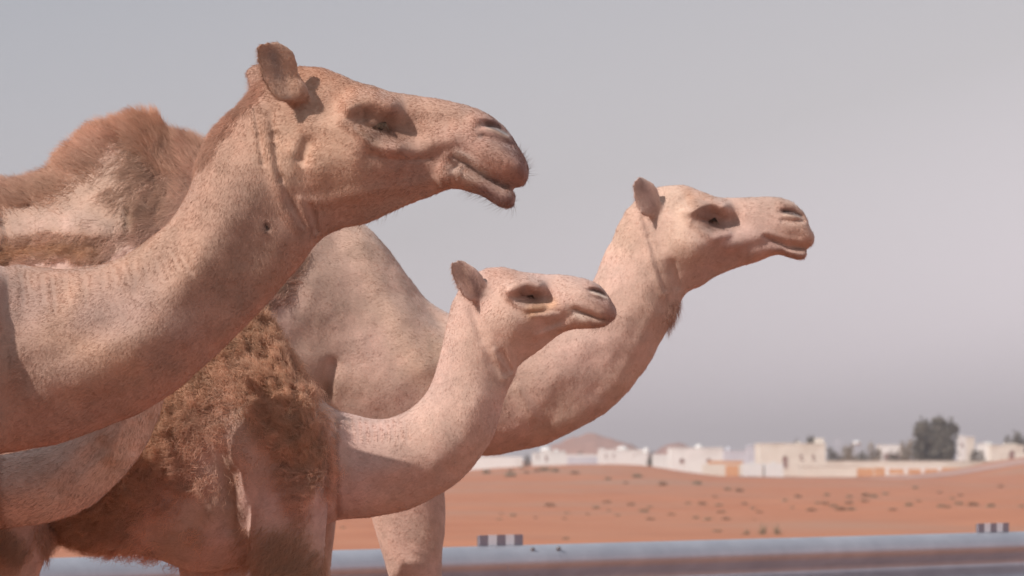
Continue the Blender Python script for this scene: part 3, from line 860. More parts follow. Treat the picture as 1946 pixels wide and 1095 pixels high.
def height(x, y):
    x = np.asarray(x, float); y = np.asarray(y, float)
    s = np.clip((y - 24) / 40, 0, 1); s = s * s * (3 - 2 * s)
    p = np.column_stack([x.ravel() / 16, y.ravel() / 26, np.zeros(x.size)])
    h = 0.30 * fbm(p, 5, 4).reshape(x.shape) * s
    p2 = np.column_stack([x.ravel() / 2.2, y.ravel() / 4, np.zeros(x.size)])
    h = h + 0.05 * fbm(p2, 15, 2).reshape(x.shape) * s
    def hump(cx, cy, sx, sy, a):
        return a * np.exp(-((x - cx) / sx) ** 2 - ((y - cy) / sy) ** 2)
    h = h + hump(1.5, 205, 9, 38, 1.15) + hump(9, 215, 5, 30, 0.55) + hump(47, 245, 9, 26, 2.0)
    far = np.clip((y - 300) / 120, 0, 1); far = far * far * (3 - 2 * far)
    h = h + far * 1.05
    h = h + np.clip((y - 700) / 2500, 0, 1) * 1.5
    return h - 0.12 * s


ys = np.concatenate([np.linspace(-30, 24, 28), np.linspace(24.5, 130, 150), np.linspace(131, 420, 230), np.geomspace(423, 5200, 70)])
us = np.linspace(-1, 1, 241)
us = np.sign(us) * np.abs(us) ** 1.25
YY, UU = np.meshgrid(ys, us, indexing='ij')
XX = UU * (45 + 0.42 * np.maximum(YY, 0) + np.clip(YY - 500, 0, None) * 0.8)
ZZ = height(XX, YY)
nu = len(us)
idx = np.arange(len(ys) * nu).reshape(len(ys), nu)
Fq = np.stack([idx[:-1, :-1], idx[:-1, 1:], idx[1:, 1:], idx[1:, :-1]], -1).reshape(-1, 4)
ground = mesh_np('sand_ground', np.column_stack([XX.ravel(), YY.ravel(), ZZ.ravel()]), Fq, M_SAND)
tag(ground, kind='structure')


def hz(x, y):
    return float(height(np.array([x]), np.array([y]))[0])


def on_ground(px, py):
    """march along the sight line until it meets the sand"""
    dd = np.geomspace(24, 900, 900)
    x = (px - 973) * KPX * dd
    z = CAMH + (HOR - py) * KPX * dd
    hh = height(x, dd)
    k = np.where(z <= hh)[0]
    if not len(k): return None
    k = k[0]
    return x[k], dd[k], hh[k]


# ---- pale service track and a far road strip are sheets just above the sand
def strip(name, pts, w, mat, lift=0.03):
    V, F = [], []
    n = len(pts)
    for i, (x, y) in enumerate(pts):
        a = Vector(pts[min(i + 1, n - 1)]) - Vector(pts[max(i - 1, 0)])
        nrm = Vector((-a.y, a.x)).normalized() * w / 2
        for s in (-1, -0.5, 0, 0.5, 1):
            X, Y = x + nrm.x * s, y + nrm.y * s
            V.append((X, Y, hz(X, Y) + lift))
    for i in range(n - 1):
        for j in range(4):
            F.append((i * 5 + j, i * 5 + j + 1, i * 5 + j + 6, i * 5 + j + 5))
    return tag(mesh_obj(name, V, F, mat, None, True), kind='structure')


M_TRACK = noise_mat('worn_track', (0.36, 0.22, 0.19), (0.46, 0.29, 0.24), 0.8, 0.95, 0.1)
M_ASPH = noise_mat('asphalt', (0.05, 0.05, 0.052), (0.08, 0.078, 0.078), 30, 0.9, 0.3, dist=0.004)
strip('sand_track', [(x, 236 + 0.06 * x - 0.0012 * x * x) for x in np.linspace(-60, 66, 80)], 9, M_TRACK)
rd = mesh_obj('road', *box(-60, 60, -12, 3.9, -0.05, 0.006), M_ASPH); tag(rd, kind='structure')

# ---- hills on the horizon
M_ROCK = noise_mat('rock_hill', (0.20, 0.085, 0.06), (0.46, 0.23, 0.16), 0.035, 0.95, 0.6, 10, dist=4.0)


def hill(name, x0, x1, top, d, seed, depth=260):
    nx, ny = 90, 40
    V = []
    a0, a1 = (x0 - 973) * KPX * d, (x1 - 973) * KPX * d
    H = (HOR - top) * KPX * d
    for j in range(ny):
        v = j / (ny - 1)
        for i in range(nx):
            t = i / (nx - 1)
            x = a0 + (a1 - a0) * t; y = d - depth / 2 + depth * v
            e = (math.sin(math.pi * t) ** 0.55) * (math.sin(math.pi * v) ** 0.9)
            V.append([x, y, e])
    V = np.array(V)
    nz = fbm(np.column_stack([V[:, 0] / 28, V[:, 1] / 40, np.full(len(V), seed)]), seed, 5)
    rid = 1 - np.abs(fbm(np.column_stack([V[:, 0] / 15, V[:, 1] / 24, np.full(len(V), seed + 9)]), seed + 3, 4)) * 1.6
    V[:, 2] = CAMH - 3 + V[:, 2] * H * (0.78 + 0.45 * nz + 0.2 * rid)
    id_ = np.arange(nx * ny).reshape(ny, nx)
    Fh = np.stack([id_[:-1, :-1], id_[:-1, 1:], id_[1:, 1:], id_[1:, :-1]], -1).reshape(-1, 4)
    return tag(mesh_np(name, V, Fh, M_ROCK), kind='structure')


hill('rocky_hill', 1000, 1238, 803, 900, 4, 160)
hill('rocky_hill', 1225, 1335, 826, 1000, 12, 120)
hill('rocky_hill', 1010, 1420, 850, 1300, 21, 150)
hill('rocky_hill', 380, 1010, 835, 1250, 31, 200)

# ================================================================== guard rail
M_GALV = noise_mat('galvanised_steel', (0.40, 0.42, 0.48), (0.50, 0.52, 0.58), 6, 0.42, 0.12, 5, metallic=0.5, dist=0.002)
M_GALVD = noise_mat('galvanised_bolt', (0.16, 0.15, 0.16), (0.26, 0.25, 0.26), 40, 0.5, 0.1, 5, metallic=0.7)
M_BLK = noise_mat('reflector_dark', (0.24, 0.215, 0.26), (0.30, 0.27, 0.31), 30, 0.5, 0.1)
M_WHT = noise_mat('reflector_white', (0.84, 0.86, 0.9), (0.9, 0.92, 0.94), 30, 0.5, 0.1)
RZ = 0.92
pL = Vector(P(40, 1062, (CAMH - RZ) / (184 * KPX))).xy
pR = Vector(P(1946, 1010, (CAMH - RZ) / (132 * KPX))).xy
rdir = (pR - pL).normalized()
rang = math.atan2(rdir.y, rdir.x)
rail = empty('guardrail', (pL.x, pL.y, 0), rang)
tag(rail, 'long galvanised steel crash barrier crossing low behind the camels', 'guardrail')
DZ = RZ - 0.75
prof = [(0.0, 0.75), (-0.018, 0.747), (-0.045, 0.735), (-0.068, 0.716), (-0.082, 0.692), (-0.086, 0.668), (-0.078, 0.650), (-0.05, 0.628), (-0.020, 0.610), (-0.008, 0.590),
        (-0.008, 0.575), (-0.020, 0.555), (-0.05, 0.537), (-0.078, 0.515), (-0.086, 0.497), (-0.082, 0.473), (-0.068, 0.449), (-0.045, 0.43), (0.0, 0.415)]


def beam(x0, x1, off=0.0):
    V, F = [], []
    n = len(prof)
    for th in (0.0, 0.006):
        for x in (x0, x0 + 0.004, x1 - 0.004, x1):
            for y, z in prof:
                V.append((x, y - off + th, z + DZ))
    for c in range(3):
        for i in range(n - 1):
            a = c * n + i; b = 4 * n + a
            F.append((a, a + 1, a + n + 1, a + n)); F.append((b, b + n, b + n + 1, b + 1))
    for c in range(3):
        a = c * n
        F.append((a, a + n, a + 5 * n, a + 4 * n)); F.append((a + n - 1, a + 5 * n - 1, a + 6 * n - 1, a + 2 * n - 1))
    for e in (0, 3 * n):
        for i in range(n - 1):
            F.append((e + i, 4 * n + e + i, 4 * n + e + i + 1, e + i + 1))
    return V, F


def rail_x(px):
    """distance along the rail at which it is seen at image column px"""
    # x/y = (px-973)*KPX along the line pL + s*rdir
    k = (px - 973) * KPX
    return (k * pL.y - pL.x) / (rdir.x - k * rdir.y)


seam = rail_x(990)
cols = [seam - 12.9, seam - 8.6, seam - 4.3, seam, seam + 4.3, seam + 8.6]
edges = [seam - 17.2, seam - 8.6, seam, seam + 8.6, seam + 17.2]
for i in range(len(edges) - 1):
    o = mesh_obj('rail_beam', *beam(edges[i] - 0.16, edges[i + 1] + 0.16, 0.0065 * (i % 2)), M_GALV, rail, True)
    o['label'] = 'one corrugated length of the steel barrier'
for c in cols:
    mesh_obj('post', *join([box(c - 0.05, c - 0.042, 0.03, 0.15, -0.3, 0.70 + DZ), box(c + 0.042, c + 0.05, 0.03, 0.15, -0.3, 0.70 + DZ), box(c - 0.042, c + 0.042, 0.03, 0.038, -0.3, 0.70 + DZ)]), M_GALV, rail)
    for bx, bz in ((0.015, 0.733), (0.18, 0.733), (-0.10, 0.582), (0.10, 0.582)):
        yo = -0.06 if bz > 0.7 else -0.024
        v, f = ball(c + bx, yo, bz + DZ, 0.013, 0.011, 0.009, 6)
        mesh_obj('bolt', v, f, M_GALVD, rail, True)
mesh_obj('joint_lip', *box(seam - 0.1625, seam - 0.16, -0.0905, -0.0885, 0.64 + DZ, 0.69 + DZ), M_GALV, rail)
for start in (rail_x(910), rail_x(1858), rail_x(910) - 4.2, rail_x(910) - 8.4):
    holder = mesh_obj('reflector_strip', *box(start, start + 0.27, 0.004, 0.012, 0.70 + DZ, 0.796 + DZ), M_GALVD, rail)
    holder['label'] = 'striped dark and white reflector strip on the barrier top'
    for k in range(5):
        mesh_obj('reflector_panel', *box(start + 0.054 * k, start + 0.054 * (k + 1) - 0.001, -0.004, 0.002, 0.751 + DZ, 0.799 + DZ), (M_BLK, M_WHT)[k % 2], holder)

# ================================================================== village
M_CREAM = noise_mat('cream_plaster', (0.60, 0.55, 0.48), (0.68, 0.63, 0.56), 0.8, 0.9, 0.05, c3=(0.50, 0.43, 0.36), scale3=0.25)
M_LIME = noise_mat('white_plaster', (0.66, 0.65, 0.63), (0.74, 0.73, 0.71), 0.8, 0.9, 0.05, c3=(0.52, 0.49, 0.46), scale3=0.25)
M_BLUE = noise_mat('blue_grey_wall', (0.46, 0.46, 0.52), (0.55, 0.55, 0.59), 0.8, 0.9, 0.05)
M_ORG = noise_mat('sandy_orange_panel', (0.52, 0.26, 0.13), (0.62, 0.34, 0.18), 1.2, 0.9, 0.05)
M_DOOR = noise_mat('dark_doorway', (0.20, 0.12, 0.11), (0.28, 0.17, 0.15), 3, 0.8, 0.05)
M_TANK = noise_mat('white_tank', (0.60, 0.61, 0.61), (0.68, 0.69, 0.68), 1.5, 0.5, 0.02)


def tube(p0, p1, r0, r1, n=7):
    p0 = Vector(p0); p1 = Vector(p1)
    q = (p1 - p0).to_track_quat('Z', 'Y')
    V = []
    for p, r in ((p0, r0), (p1, r1)):
        for j in range(n):
            a = 2 * math.pi * j / n
            V.append(tuple(p + q @ Vector((r * math.cos(a), r * math.sin(a), 0))))
    F = [(j, (j + 1) % n, n + (j + 1) % n, n + j) for j in range(n)] + [tuple(range(n - 1, -1, -1)), tuple(range(n, 2 * n))]
    return V, F


def dome(cx, cy, cz, r, h):
    V, F = [], []
    n, m = 7, 20
    for i in range(n + 1):
        a = math.pi / 2 * i / n
        for j in range(m):
            b = 2 * math.pi * j / m
            V.append((cx + r * math.cos(a) * math.cos(b), cy + r * math.cos(a) * math.sin(b), cz + h * math.sin(a)))
    for i in range(n):
        for j in range(m):
            k = (j + 1) % m
            F.append((i * m + j, i * m + k, (i + 1) * m + k, (i + 1) * m + j))
    return V, F


def arch(x0, x1, z0, z1, y, t=0.06):
    """arched slab"""
    r = (x1 - x0) / 2; cx = (x0 + x1) / 2
    pts = [(x0, z0), (x1, z0)] + [(cx + r * math.cos(a), z1 - r + r * math.sin(a)) for a in np.linspace(0, math.pi, 13)]
    n = len(pts)
    V = [(x, y - t, z) for x, z in pts] + [(x, y + 0.2, z) for x, z in pts]
    F = [tuple(range(n)), tuple(range(2 * n - 1, n - 1, -1))] + [(i, i + n, (i + 1) % n + n, (i + 1) % n) for i in range(n)]
    return V, F


def building(name, cat, label, x0, x1, yt, yb, d, mat, depth=5.0, doors=(), wins=(), domes=(), boxes=(), group=None, parapet=0.12):
    """image columns and rows give size and place on the plane at distance d"""
    u = KPX * d
    X0, X1 = (x0 - 973) * u, (x1 - 973) * u
    ZT, ZB = CAMH + (HOR - yt) * u, CAMH + (HOR - yb) * u
    cx = (X0 + X1) / 2
    g = min(hz(cx, d), ZB)
    root = empty(name, (cx, d, g))
    tag(root, label, cat, group)
    hx = (X1 - X0) / 2
    T, G = ZT - g, -0.6
    depth = min(depth, max(0.4, 2.5 * hx))
    mesh_obj('wall', *box(-hx, hx, 0, depth, G, T), mat, root)
    if parapet:
        p = parapet
        mesh_obj('parapet', *join([box(-hx - 0.05, hx + 0.05, -0.05, 0.2, T, T + p), box(-hx - 0.05, hx + 0.05, depth - 0.2, depth + 0.05, T, T + p),
                                   box(-hx - 0.05, -hx + 0.2, 0.2, depth - 0.2, T, T + p), box(hx - 0.2, hx + 0.05, 0.2, depth - 0.2, T, T + p)]), mat, root)
    def lx(px): return (px - 973) * u - cx
    def lz(py): return CAMH + (HOR - py) * u - g
    for a, b, c, e in doors:
        dr = mesh_obj('door', *arch(lx(a), lx(b), max(lz(e), -0.1), lz(c), 0), M_DOOR, root)
        mesh_obj('frame', *arch(lx(a) - 0.1, lx(b) + 0.1, max(lz(e), -0.1) - 0.1, lz(c) + 0.1, 0, 0.04), mat, dr)
    for a, b, c, e in wins:
        w = mesh_obj('window', *box(lx(a), lx(b), -0.05, 0.1, lz(e), lz(c)), M_DOOR, root)
        mesh_obj('sill', *box(lx(a) - 0.06, lx(b) + 0.06, -0.14, -0.053, lz(e) - 0.08, lz(e) - 0.003), mat, w)
    for a, b, c, e in domes:
        mesh_obj('dome', *dome((lx(a) + lx(b)) / 2, min(depth * 0.5, 1.5), lz(e), (lx(b) - lx(a)) / 2, lz(c) - lz(e)), mat, root, True)
    for a, b, c, e in boxes:
        mesh_obj('roof_room', *box(lx(a), lx(b), 0.3, min(depth - 0.3, 2.0), min(lz(e), T) - 0.02, lz(c)), mat, root)
    return root


building('village_house', 'house', 'large cream flat roofed house with a dark arched doorway and rooftop turret', 1445, 1569, 845, 906, 262, M_CREAM, 6,
         doors=[(1487, 1496, 866, 889)], wins=[(1520, 1524, 864, 871), (1543, 1547, 864, 871)], boxes=[(1552, 1566, 833, 845)], domes=[(1516, 1526, 839, 846)])
building('village_wall', 'wall', 'low stepped cream wall in front of the arched cream house', 1515, 1628, 887, 907, 256, M_CREAM, 0.4, parapet=0.06)
building('village_wall', 'wall', 'long low cream compound wall running right below the big dark tree', 1570, 1905, 877, 890, 285, M_CREAM, 0.4, parapet=0.06)
building('fence_panel', 'fence', 'sandy orange panel fence beside the cream wall', 1629, 1660, 890, 904, 259, M_ORG, 0.2, parapet=0)
building('fence_panel', 'fence', 'longer sandy orange panel fence behind the white frames', 1662, 1835, 889, 903, 264, M_ORG, 0.2, parapet=0)
wf = empty('white_frame_fence', P(1760, 905, 258)); tag(wf, 'open white rail frame fence before the orange panels', 'fence')
u_ = KPX * 258
fr = []
for a in (1686, 1722, 1754, 1786):
    fr.append(a)
    mesh_obj('post', *box((a - 1763) * u_, (a - 1757) * u_, 0, 0.2, -0.8, 17 * u_), M_LIME, wf)
mesh_obj('rail', *box((1686 - 1760) * u_, (1790 - 1760) * u_, 0.02, 0.18, 0.0, 4 * u_), M_LIME, wf)
mesh_obj('rail', *box((1686 - 1760) * u_, (1790 - 1760) * u_, 0.02, 0.18, 14 * u_, 16.5 * u_), M_LIME, wf)
for a, b, l in ((1413, 1449, 'left of two white box tanks before the cream house'), (1453, 1489, 'right of two white box tanks before the cream house')):
    building('water_tank', 'tank', l, a, b, 881, 905, 254, M_TANK, 1.6, parapet=0.0, boxes=[(a + 14, a + 22, 879, 881)], group='white tanks by the cream house')
building('village_house', 'house', 'long white house with two small dark arches right of the hills', 1275, 1374, 853, 886, 300, M_LIME, 7,
         doors=[(1291, 1300, 871, 880), (1342, 1351, 871, 880)], domes=[(1322, 1338, 844, 853)], boxes=[(1275, 1281, 851, 853), (1366, 1373, 850, 853)])
building('village_wall', 'wall', 'white wall sloping down before the two arched white house', 1306, 1345, 879, 893, 270, M_LIME, 0.5, parapet=0)
building('village_wall', 'wall', 'pale wall stretch left of the orange panel and white tanks', 1335, 1412, 882, 903, 262, M_CREAM, 0.5, parapet=0)
building('fence_panel', 'fence', 'short orange panel set against pale wall left of tanks', 1379, 1404, 884, 898, 261, M_ORG, 0.2, parapet=0)
building('village_wall', 'wall', 'thin orange topped wall behind the pale wall stretch', 1345, 1412, 876, 884, 275, M_ORG, 0.5, parapet=0)
building('village_house', 'house', 'blue grey building with small white dome between white and cream houses', 1376, 1419, 858, 884, 330, M_BLUE, 6, domes=[(1381, 1392, 849, 858)])
building('village_house', 'house', 'pale narrow tower house left of the cream house', 1420, 1443, 851, 886, 320, M_BLUE, 3, boxes=[(1420, 1427, 847, 851)])
building('village_house', 'house', 'long low white house with round dome below the rocky hill', 1139, 1222, 856, 880, 380, M_LIME, 7, domes=[(1172, 1196, 848, 856), (1139, 1150, 852, 856)],
         wins=[(1150, 1153, 863, 868), (1164, 1167, 863, 868), (1205, 1208, 863, 868)])
building('village_house', 'house', 'small white house with domed corner beside two dark bushes', 1208, 1232, 862, 882, 360, M_LIME, 5, domes=[(1222, 1236, 850, 862)])
building('village_wall', 'wall', 'grey blue wall linking white houses left of the bushes', 1078, 1210, 868, 882, 390, M_BLUE, 0.6, parapet=0)
building('village_house', 'house', 'white cottage with rounded roof furthest left of the village', 1028, 1050, 858, 880, 345, M_LIME, 5, domes=[(1026, 1050, 849, 858)], doors=[(1036, 1040, 866, 876)])
building('village_house', 'house', 'small white annex left of the round roofed cottage', 1011, 1036, 862, 880, 350, M_LIME, 5, wins=[(1020, 1023, 866, 870)])
building('village_house', 'house', 'low white house with two small roof domes right of the cottage', 1050, 1075, 860, 880, 355, M_LIME, 5, domes=[(1053, 1062, 853, 860)], boxes=[(1066, 1073, 857, 860)])
building('village_wall', 'wall', 'bright white boundary wall just right of the camel necks', 850, 993, 868, 882, 300, M_LIME, 0.5, parapet=0)
for a in (1093, 1140, 1158, 1176):
    pass
building('village_house', 'house', 'low white roofed pavilion behind the scrub left of the big tree', 1673, 1716, 847, 880, 330, M_LIME, 5, parapet=0.1, wins=[(1680, 1710, 862, 874)])
building('village_house', 'house', 'white two storey house right behind the big dark tree', 1822, 1836, 831, 880, 335, M_LIME, 4, boxes=[(1824, 1832, 828, 831)], wins=[(1826, 1830, 842, 848)])
building('village_house', 'house', 'pale lower block attached right of the two storey house', 1836, 1852, 833, 843, 338, M_CREAM, 4)
building('village_house', 'house', 'white cube house behind the round bush near right edge', 1862, 1886, 845, 882, 320, M_LIME, 5, boxes=[(1874, 1884, 840, 845)])
building('village_house', 'house', 'low cream house with dark gateway near right edge', 1884, 1946, 848, 880, 318, M_CREAM, 6, boxes=[(1912, 1934, 843, 848)], doors=[(1917, 1929, 856, 878)])
building('village_wall', 'wall', 'cream wall end cut by the right edge of the dune', 1930, 1990, 861, 878, 300, M_CREAM, 0.5, parapet=0)
building('village_wall', 'wall', 'white wall closing the gap between the two bushes and arched house', 1240, 1277, 864, 884, 315, M_LIME, 0.5, parapet=0)
building('village_wall', 'wall', 'white wall running behind the blue grey building', 1372, 1447, 866, 884, 338, M_LIME, 0.5, parapet=0)
building('village_wall', 'wall', 'low white wall between the domed roof house and grey wall', 1073, 1142, 864, 872, 400, M_LIME, 0.5, parapet=0)
building('village_wall', 'wall', 'white wall behind the bush near the right edge', 1850, 1864, 852, 880, 326, M_LIME, 0.5, parapet=0)
for px, h in ((1428, 44), (1592, 50), (1842, 60)):
    pl = empty('utility_pole', P(px, 884, 345))
    tag(pl, {1428: 'thin pole beside the pale tower house', 1592: 'thin pole standing in the scrub thicket', 1842: 'thin pole right of the big dark tree'}[px], 'pole', 'thin village poles')
    u_ = KPX * 345
    v, f = tube((0, 0, -0.5), (0, 0, h * u_), 0.07, 0.05)
    mesh_obj('mast', v, f, M_BLUE, pl)
    mesh_obj('crossarm', *box(-0.6, 0.6, -0.04, 0.04, h * u_ - 0.5, h * u_ - 0.4), M_BLUE, pl)
tk = empty('water_tower', P(1629, 880, 350)); tag(tk, 'small white tank on legs above the scrub right of cream house', 'water tower')
u_ = KPX * 350
v, f = ball(0, 0, 38 * u_, 9 * u_, 9 * u_, 4.4 * u_, 9)
mesh_obj('tank', v, f, M_TANK, tk, True)
for sx in (-1, 1):
    for sy in (-1, 1):
        mesh_obj('leg', *box(sx * 0.35 - 0.05, sx * 0.35 + 0.05, sy * 0.35 - 0.05, sy * 0.35 + 0.05, -0.6, 36 * u_), M_BLUE, tk)

# ================================================================== trees and scrub
M_LEAF = noise_mat('dusty_leaves', (0.085, 0.075, 0.06), (0.16, 0.14, 0.105), 1.2, 0.8, 0)
M_LEAF2 = noise_mat('pale_scrub_leaves', (0.22, 0.17, 0.12), (0.32, 0.25, 0.17), 2.5, 0.9, 0)
M_TWIG = noise_mat('dry_twigs', (0.26, 0.15, 0.10), (0.36, 0.23, 0.15), 6, 0.9, 0)
M_BARK = noise_mat('bark', (0.12, 0.085, 0.065), (0.20, 0.15, 0.11), 8, 0.9, 0.4)


def leaf_cloud(blobs, n, size, seed):
    """leaf-sized faces spread through several uneven blobs"""
    g = np.random.default_rng(seed)
    wts = np.array([b[3] * b[4] * b[5] for b in blobs]); wts = wts / wts.sum()
    k = g.choice(len(blobs), n, p=wts)
    B = np.array(blobs)[k]
    dirs = g.normal(size=(n, 3)); dirs /= np.linalg.norm(dirs, axis=1, keepdims=True)
    rad = g.random((n, 1)) ** 0.45 * (1 + 0.25 * g.normal(size=(n, 1)) * (g.random((n, 1)) < 0.25))
    c = B[:, :3] + dirs * rad * B[:, 3:6]
    keep = vnoise(c / (size * 5), seed) > -0.45
    c = c[keep]; n = len(c)
    a = g.normal(size=(n, 3)); a /= np.linalg.norm(a, axis=1, keepdims=True)
    b = np.cross(a, g.normal(size=(n, 3))); b /= np.linalg.norm(b, axis=1, keepdims=True)
    s = size * (0.5 + g.random((n, 1)))
    V = np.stack([c - a * s, c + b * s * 0.45, c + a * s, c - b * s * 0.45], 1).reshape(-1, 3)
    return V, np.arange(4 * n).reshape(n, 4)


def tree(name, label, cat, px, pyb, wpx, hpx, d, n=4500, seed=1, mat=None, group=None, trunk=0.22, low=0.12):
    u = KPX * d
    x, y = (px - 973) * u, d
    z = min(hz(x, y), CAMH + (HOR - pyb) * u)
    W, H = wpx * u / 2, CAMH + (HOR - (pyb - hpx)) * u - z
    root = empty(name, (x, y, z)); tag(root, label, cat, group)
    g = random.Random(seed)
    parts = [tube((0, 0, -0.3), (g.uniform(-.1, .1) * W, 0, H * 0.3), 0.045 * H, 0.03 * H)]
    blobs = []
    nb = 15
    for i in range(nb):
        a = 2 * math.pi * i / nb + g.uniform(-.3, .3)
        rr = g.uniform(0.3, 0.72)
        bz = g.uniform(low + 0.14, 0.88)
        r = g.uniform(0.2, 0.33)
        bx, by = math.cos(a) * rr * W, math.sin(a) * rr * W * 0.8
        parts.append(tube((0, 0, H * 0.2), (bx, by, bz * H), 0.022 * H, 0.006 * H, 5))
        blobs.append((bx, by, bz * H, W * r, W * r, H * r * 0.65))
    blobs.append((0, 0, H * 0.45, W * 0.78, W * 0.7, H * 0.38))
    mesh_obj('trunk', *join(parts), M_BARK, root)
    V, F = leaf_cloud(blobs, n, 0.022 * (W + H), seed)
    V[:, 2] = np.maximum(V[:, 2], 0.02)
    mesh_np('crown', V, F, mat or M_LEAF, root, smooth=False)
    return root


tree('desert_tree', 'big dense dark tree rising above the long cream wall', 'tree', 1775, 886, 104, 92, 290, 14000, 4)
tree('desert_tree', 'dark tree crown at the right edge of the photo', 'tree', 1937, 878, 62, 56, 345, 4000, 5)
tree('desert_tree', 'left of two small trees showing over the cream house roof', 'tree', 1513, 885, 30, 52, 300, 2600, 7)
tree('desert_tree', 'right of two small trees showing over the cream house roof', 'tree', 1540, 885, 28, 56, 302, 2600, 8)
tree('bush', 'dark rounded bush left of the white cube house near right edge', 'bush', 1858, 882, 46, 30, 300, 2200, 9, low=0)
tree('bush', 'larger dark bush beside the small domed white house', 'bush', 1237, 882, 22, 24, 340, 1200, 10, low=0)
tree('bush', 'smaller dark bush right of the bush by the domed house', 'bush', 1256, 882, 18, 18, 335, 900, 11, low=0)
tree('bush', 'dark bush between the white boundary wall and white annex', 'bush', 1002, 880, 20, 18, 340, 900, 12, low=0)
for i, (x, w, h, s, l) in enumerate([(1585, 40, 34, 21, 'scrub thicket touching the right side of the cream house'), (1612, 44, 38, 22, 'scrub thicket with one taller tip right of the cream house'),
                                     (1640, 44, 33, 23, 'pale scrub thicket under the small white tank'), (1664, 40, 40, 24, 'taller greenish scrub left of the white pavilion'),
                                     (1700, 50, 28, 25, 'scrub growing in front of the white pavilion'), (1722, 34, 46, 26, 'scrub between the white pavilion and the big tree')]):
    tree('thicket', l, 'bush', x, 882, w, h, 300 + i * 3, 2000, s, M_LEAF2 if i % 2 else M_LEAF, 'scrub behind the cream wall', low=0)
tree('bush', 'dark bush behind the blue grey wall below the hill', 'bush', 1102, 876, 20, 20, 420, 700, 31, low=0)


def scrub_mesh(seed, n, r, h, mat_twig=True):
    g = np.random.default_rng(seed)
    V, F = [], []
    for i in range(n):
        a = g.uniform(0, 2 * math.pi); e = g.uniform(0.15, 1.0)
        base = np.array([g.normal(0, r * 0.25), g.normal(0, r * 0.25), -0.02])
        tip = base + np.array([math.cos(a) * r * (1 - 0.6 * e), math.sin(a) * r * (1 - 0.6 * e), h * e * g.uniform(0.5, 1.0)])
        side = np.cross(tip - base, g.normal(size=3)); side /= np.linalg.norm(side) + 1e-9
        w = r * 0.035
        mid = (base + tip) / 2 + g.normal(0, r * 0.06, 3)
        b = len(V)
        V += [base - side * w, base + side * w, mid + side * w, mid - side * w, tip]
        F += [(b, b + 1, b + 2, b + 3), (b + 3, b + 2, b + 4)]
    return [tuple(v) for v in V], F


protos = []
for k in range(4):
    v, f = scrub_mesh(50 + k, 150, 0.5, 0.42)
    me = bpy.data.meshes.new('branches'); me.from_pydata(v, [], f); me.materials.append(M_TWIG if k % 2 else M_LEAF2)
    lv, lf = leaf_cloud([(0, 0, 0.16, 0.42, 0.42, 0.16), (0.15, 0.1, 0.24, 0.2, 0.2, 0.14), (-0.2, 0, 0.2, 0.2, 0.2, 0.14)], 500, 0.035, 60 + k)
    lv[:, 2] = np.maximum(lv[:, 2], 0.01)
    lm = bpy.data.meshes.new('foliage'); lm.from_pydata([tuple(q) for q in lv], [], [tuple(q) for q in lf]); lm.materials.append((M_LEAF2, M_TWIG, M_LEAF2, M_TWIG)[k])
    protos.append((me, lm))
c7 = [(210, 450, 1.4), (360, 440, 1), (360, 470, 1.8), (460, 450, 1), (570, 435, 1.6), (525, 440, 1), (635, 440, 1.3), (760, 455, 1.4), (965, 490, 1), (1075, 515, .9), (1150, 475, 1.6), (1305, 525, 1.5),
      (1520, 520, 1.6), (605, 655, 1.7), (375, 718, 1.2), (300, 705, .9), (290, 740, 1), (515, 730, .8), (710, 700, 1), (695, 735, 1), (890, 670, 1.1), (960, 635, 1.4), (970, 685, .8), (840, 710, .8),
      (1025, 715, 1), (1110, 650, 1.3), (1185, 690, 1.6), (1230, 740, 1.5), (1225, 665, .9), (1360, 710, 1.2), (1465, 640, 1.1), (1550, 645, 1.4), (1655, 655, 1.2), (1670, 695, 1.5), (1585, 740, 1.5),
      (1700, 740, 1.4), (1510, 730, 1.1), (1630, 600, .9), (1710, 555, 1.3), (1780, 565, 1.5), (1645, 815, 1.5), (1815, 830, 1.3), (705, 862, 1.2), (1420, 430, .9), (430, 420, .8)]
c8 = [(140, 695, 1.2), (345, 668, .9), (465, 685, 1.7), (560, 590, 1), (550, 645, 1.2), (600, 660, 1.3), (650, 682, 1.8), (700, 600, 1.1), (700, 640, 1.4), (715, 678, 1.4), (800, 595, 1.4), (850, 600, 1.2),
      (795, 630, 1.3), (925, 582, 1.2), (970, 680, 1.4), (1070, 652, 1.3), (1130, 628, 1), (1110, 545, 1), (1260, 575, .9), (1270, 660, 1.3), (1310, 665, 1.1), (1340, 610, .9), (1390, 592, .9), (1380, 645, 1.4),
      (1470, 652, 1.8), (1580, 660, 1.4), (1640, 537, 1), (1770, 658, 1.2), (380, 600, 1.2), (300, 622, .9), (50, 645, 1), (100, 672, .9), (110, 742, .8), (505, 640, 1.1)]
spots = [(860 + a * .306, 760 + b * .306, s) for a, b, s in c7] + [(1400 + a * .3059, 760 + b * .3059, s) for a, b, s in c8] + [(62, 1016, 1.4), (80, 1032, 1.2), (110, 1022, 1), (652, 1002, .8)]
scrubs = []
for i, (px, py, s) in enumerate(spots):
    g = on_ground(px, py + 2)
    if g is None: continue
    far = g[1] > 130
    me, lm = protos[i % 4]
    o = bpy.data.objects.new('desert_scrub', me); COL.objects.link(o)
    o.location = (g[0], g[1], g[2] - 0.02); o.rotation_euler = (0, 0, R.uniform(0, 6.28))
    wpx = s * 16.0                                  # width as seen, photo pixels
    k = wpx * KPX * g[1] / 1.0
    k = min(k, 2.2)
    o.scale = (k, k, k * R.uniform(0.75, 1.15))
    lo = bpy.data.objects.new('foliage', lm); COL.objects.link(lo); lo.parent = o
    scrubs.append((px, g[1], s, o))
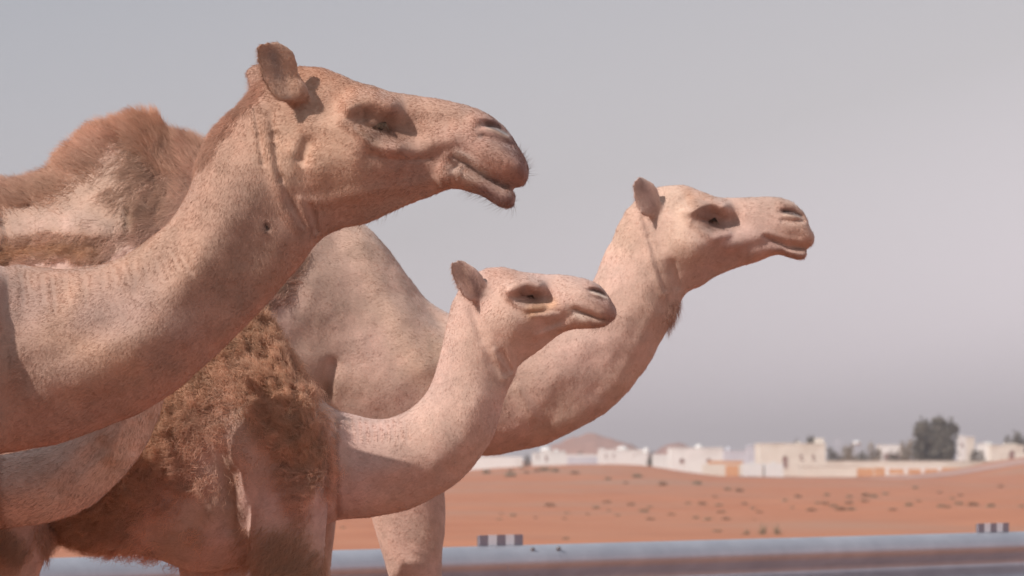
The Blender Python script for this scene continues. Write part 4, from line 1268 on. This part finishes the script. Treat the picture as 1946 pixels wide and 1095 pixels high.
lm_x = [(700, 'between the camel legs'), (1010, 'just right of the camel necks'), (1140, 'below the white cottages'), (1265, 'below the long low white house'), (1380, 'below the two arched white house'),
        (1500, 'below the white tanks'), (1610, 'below the cream house'), (1725, 'below the pale scrub and pavilion'), (1840, 'below the big dark tree'), (2100, 'near the right edge')]
bands = [(70, 'nearer sand'), (110, 'middle sand'), (9999, 'far sand')]
cells = {}
for q in scrubs:
    a = next(t for x, t in lm_x if q[0] < x); b = next(t for y, t in bands if q[1] < y)
    cells.setdefault((a, b), []).append(q)
ordw = ['leftmost', 'second', 'third', 'fourth', 'fifth', 'sixth', 'seventh', 'eighth', 'ninth', 'tenth', 'eleventh', 'twelfth']
for (a, b), qs in cells.items():
    qs.sort(key=lambda q: q[0])
    for k, q in enumerate(qs):
        w = 'lone' if len(qs) == 1 else ordw[k] + ('' if k == 0 else ' from left')
        tag(q[3], '%s %s on the %s %s' % (w, 'small scrub tuft' if q[2] < 1.35 else 'wide scrub clump', b, a), 'scrub', 'scrub tufts on the orange sand')
# tall dry grass just beyond the rail
v, f = scrub_mesh(90, 60, 0.22, 1.0)
gm_ = bpy.data.meshes.new('dry_grass'); gm_.from_pydata(v, [], f); gm_.materials.append(M_LEAF2)
for px, h, l in ((1419, 12, 'shortest wispy grass clump just above the barrier'), (1449, 28, 'tallest wispy grass clump just above the barrier'), (1477, 24, 'wispy grass clump just above the barrier, rightmost of three')):
    g = on_ground(px, 1016)
    o = bpy.data.objects.new('grass_clump', gm_); COL.objects.link(o)
    o.location = (g[0], g[1], g[2]); sc = (h + 8) * KPX * g[1]
    o.scale = (sc * 1.6, sc * 1.6, sc); o.rotation_euler = (0, 0, px)
    tag(o, l, 'grass', 'wispy grass by the barrier')

# ================================================================== air
hm = bpy.data.materials.new('haze'); hm.use_nodes = True
nt = hm.node_tree; nt.nodes.clear()
pv = nt.nodes.new('ShaderNodeVolumePrincipled'); mo = nt.nodes.new('ShaderNodeOutputMaterial')
pv.inputs['Color'].default_value = (0.98, 0.925, 0.965, 1)
pv.inputs['Density'].default_value = HAZE_D
pv.inputs['Anisotropy'].default_value = 0.2
nt.links.new(pv.outputs[0], mo.inputs['Volume'])
hb = mesh_obj('haze', *box(-5200, 5200, -60, 5600, -3.0, 60), hm)
tag(hb, kind='stuff')
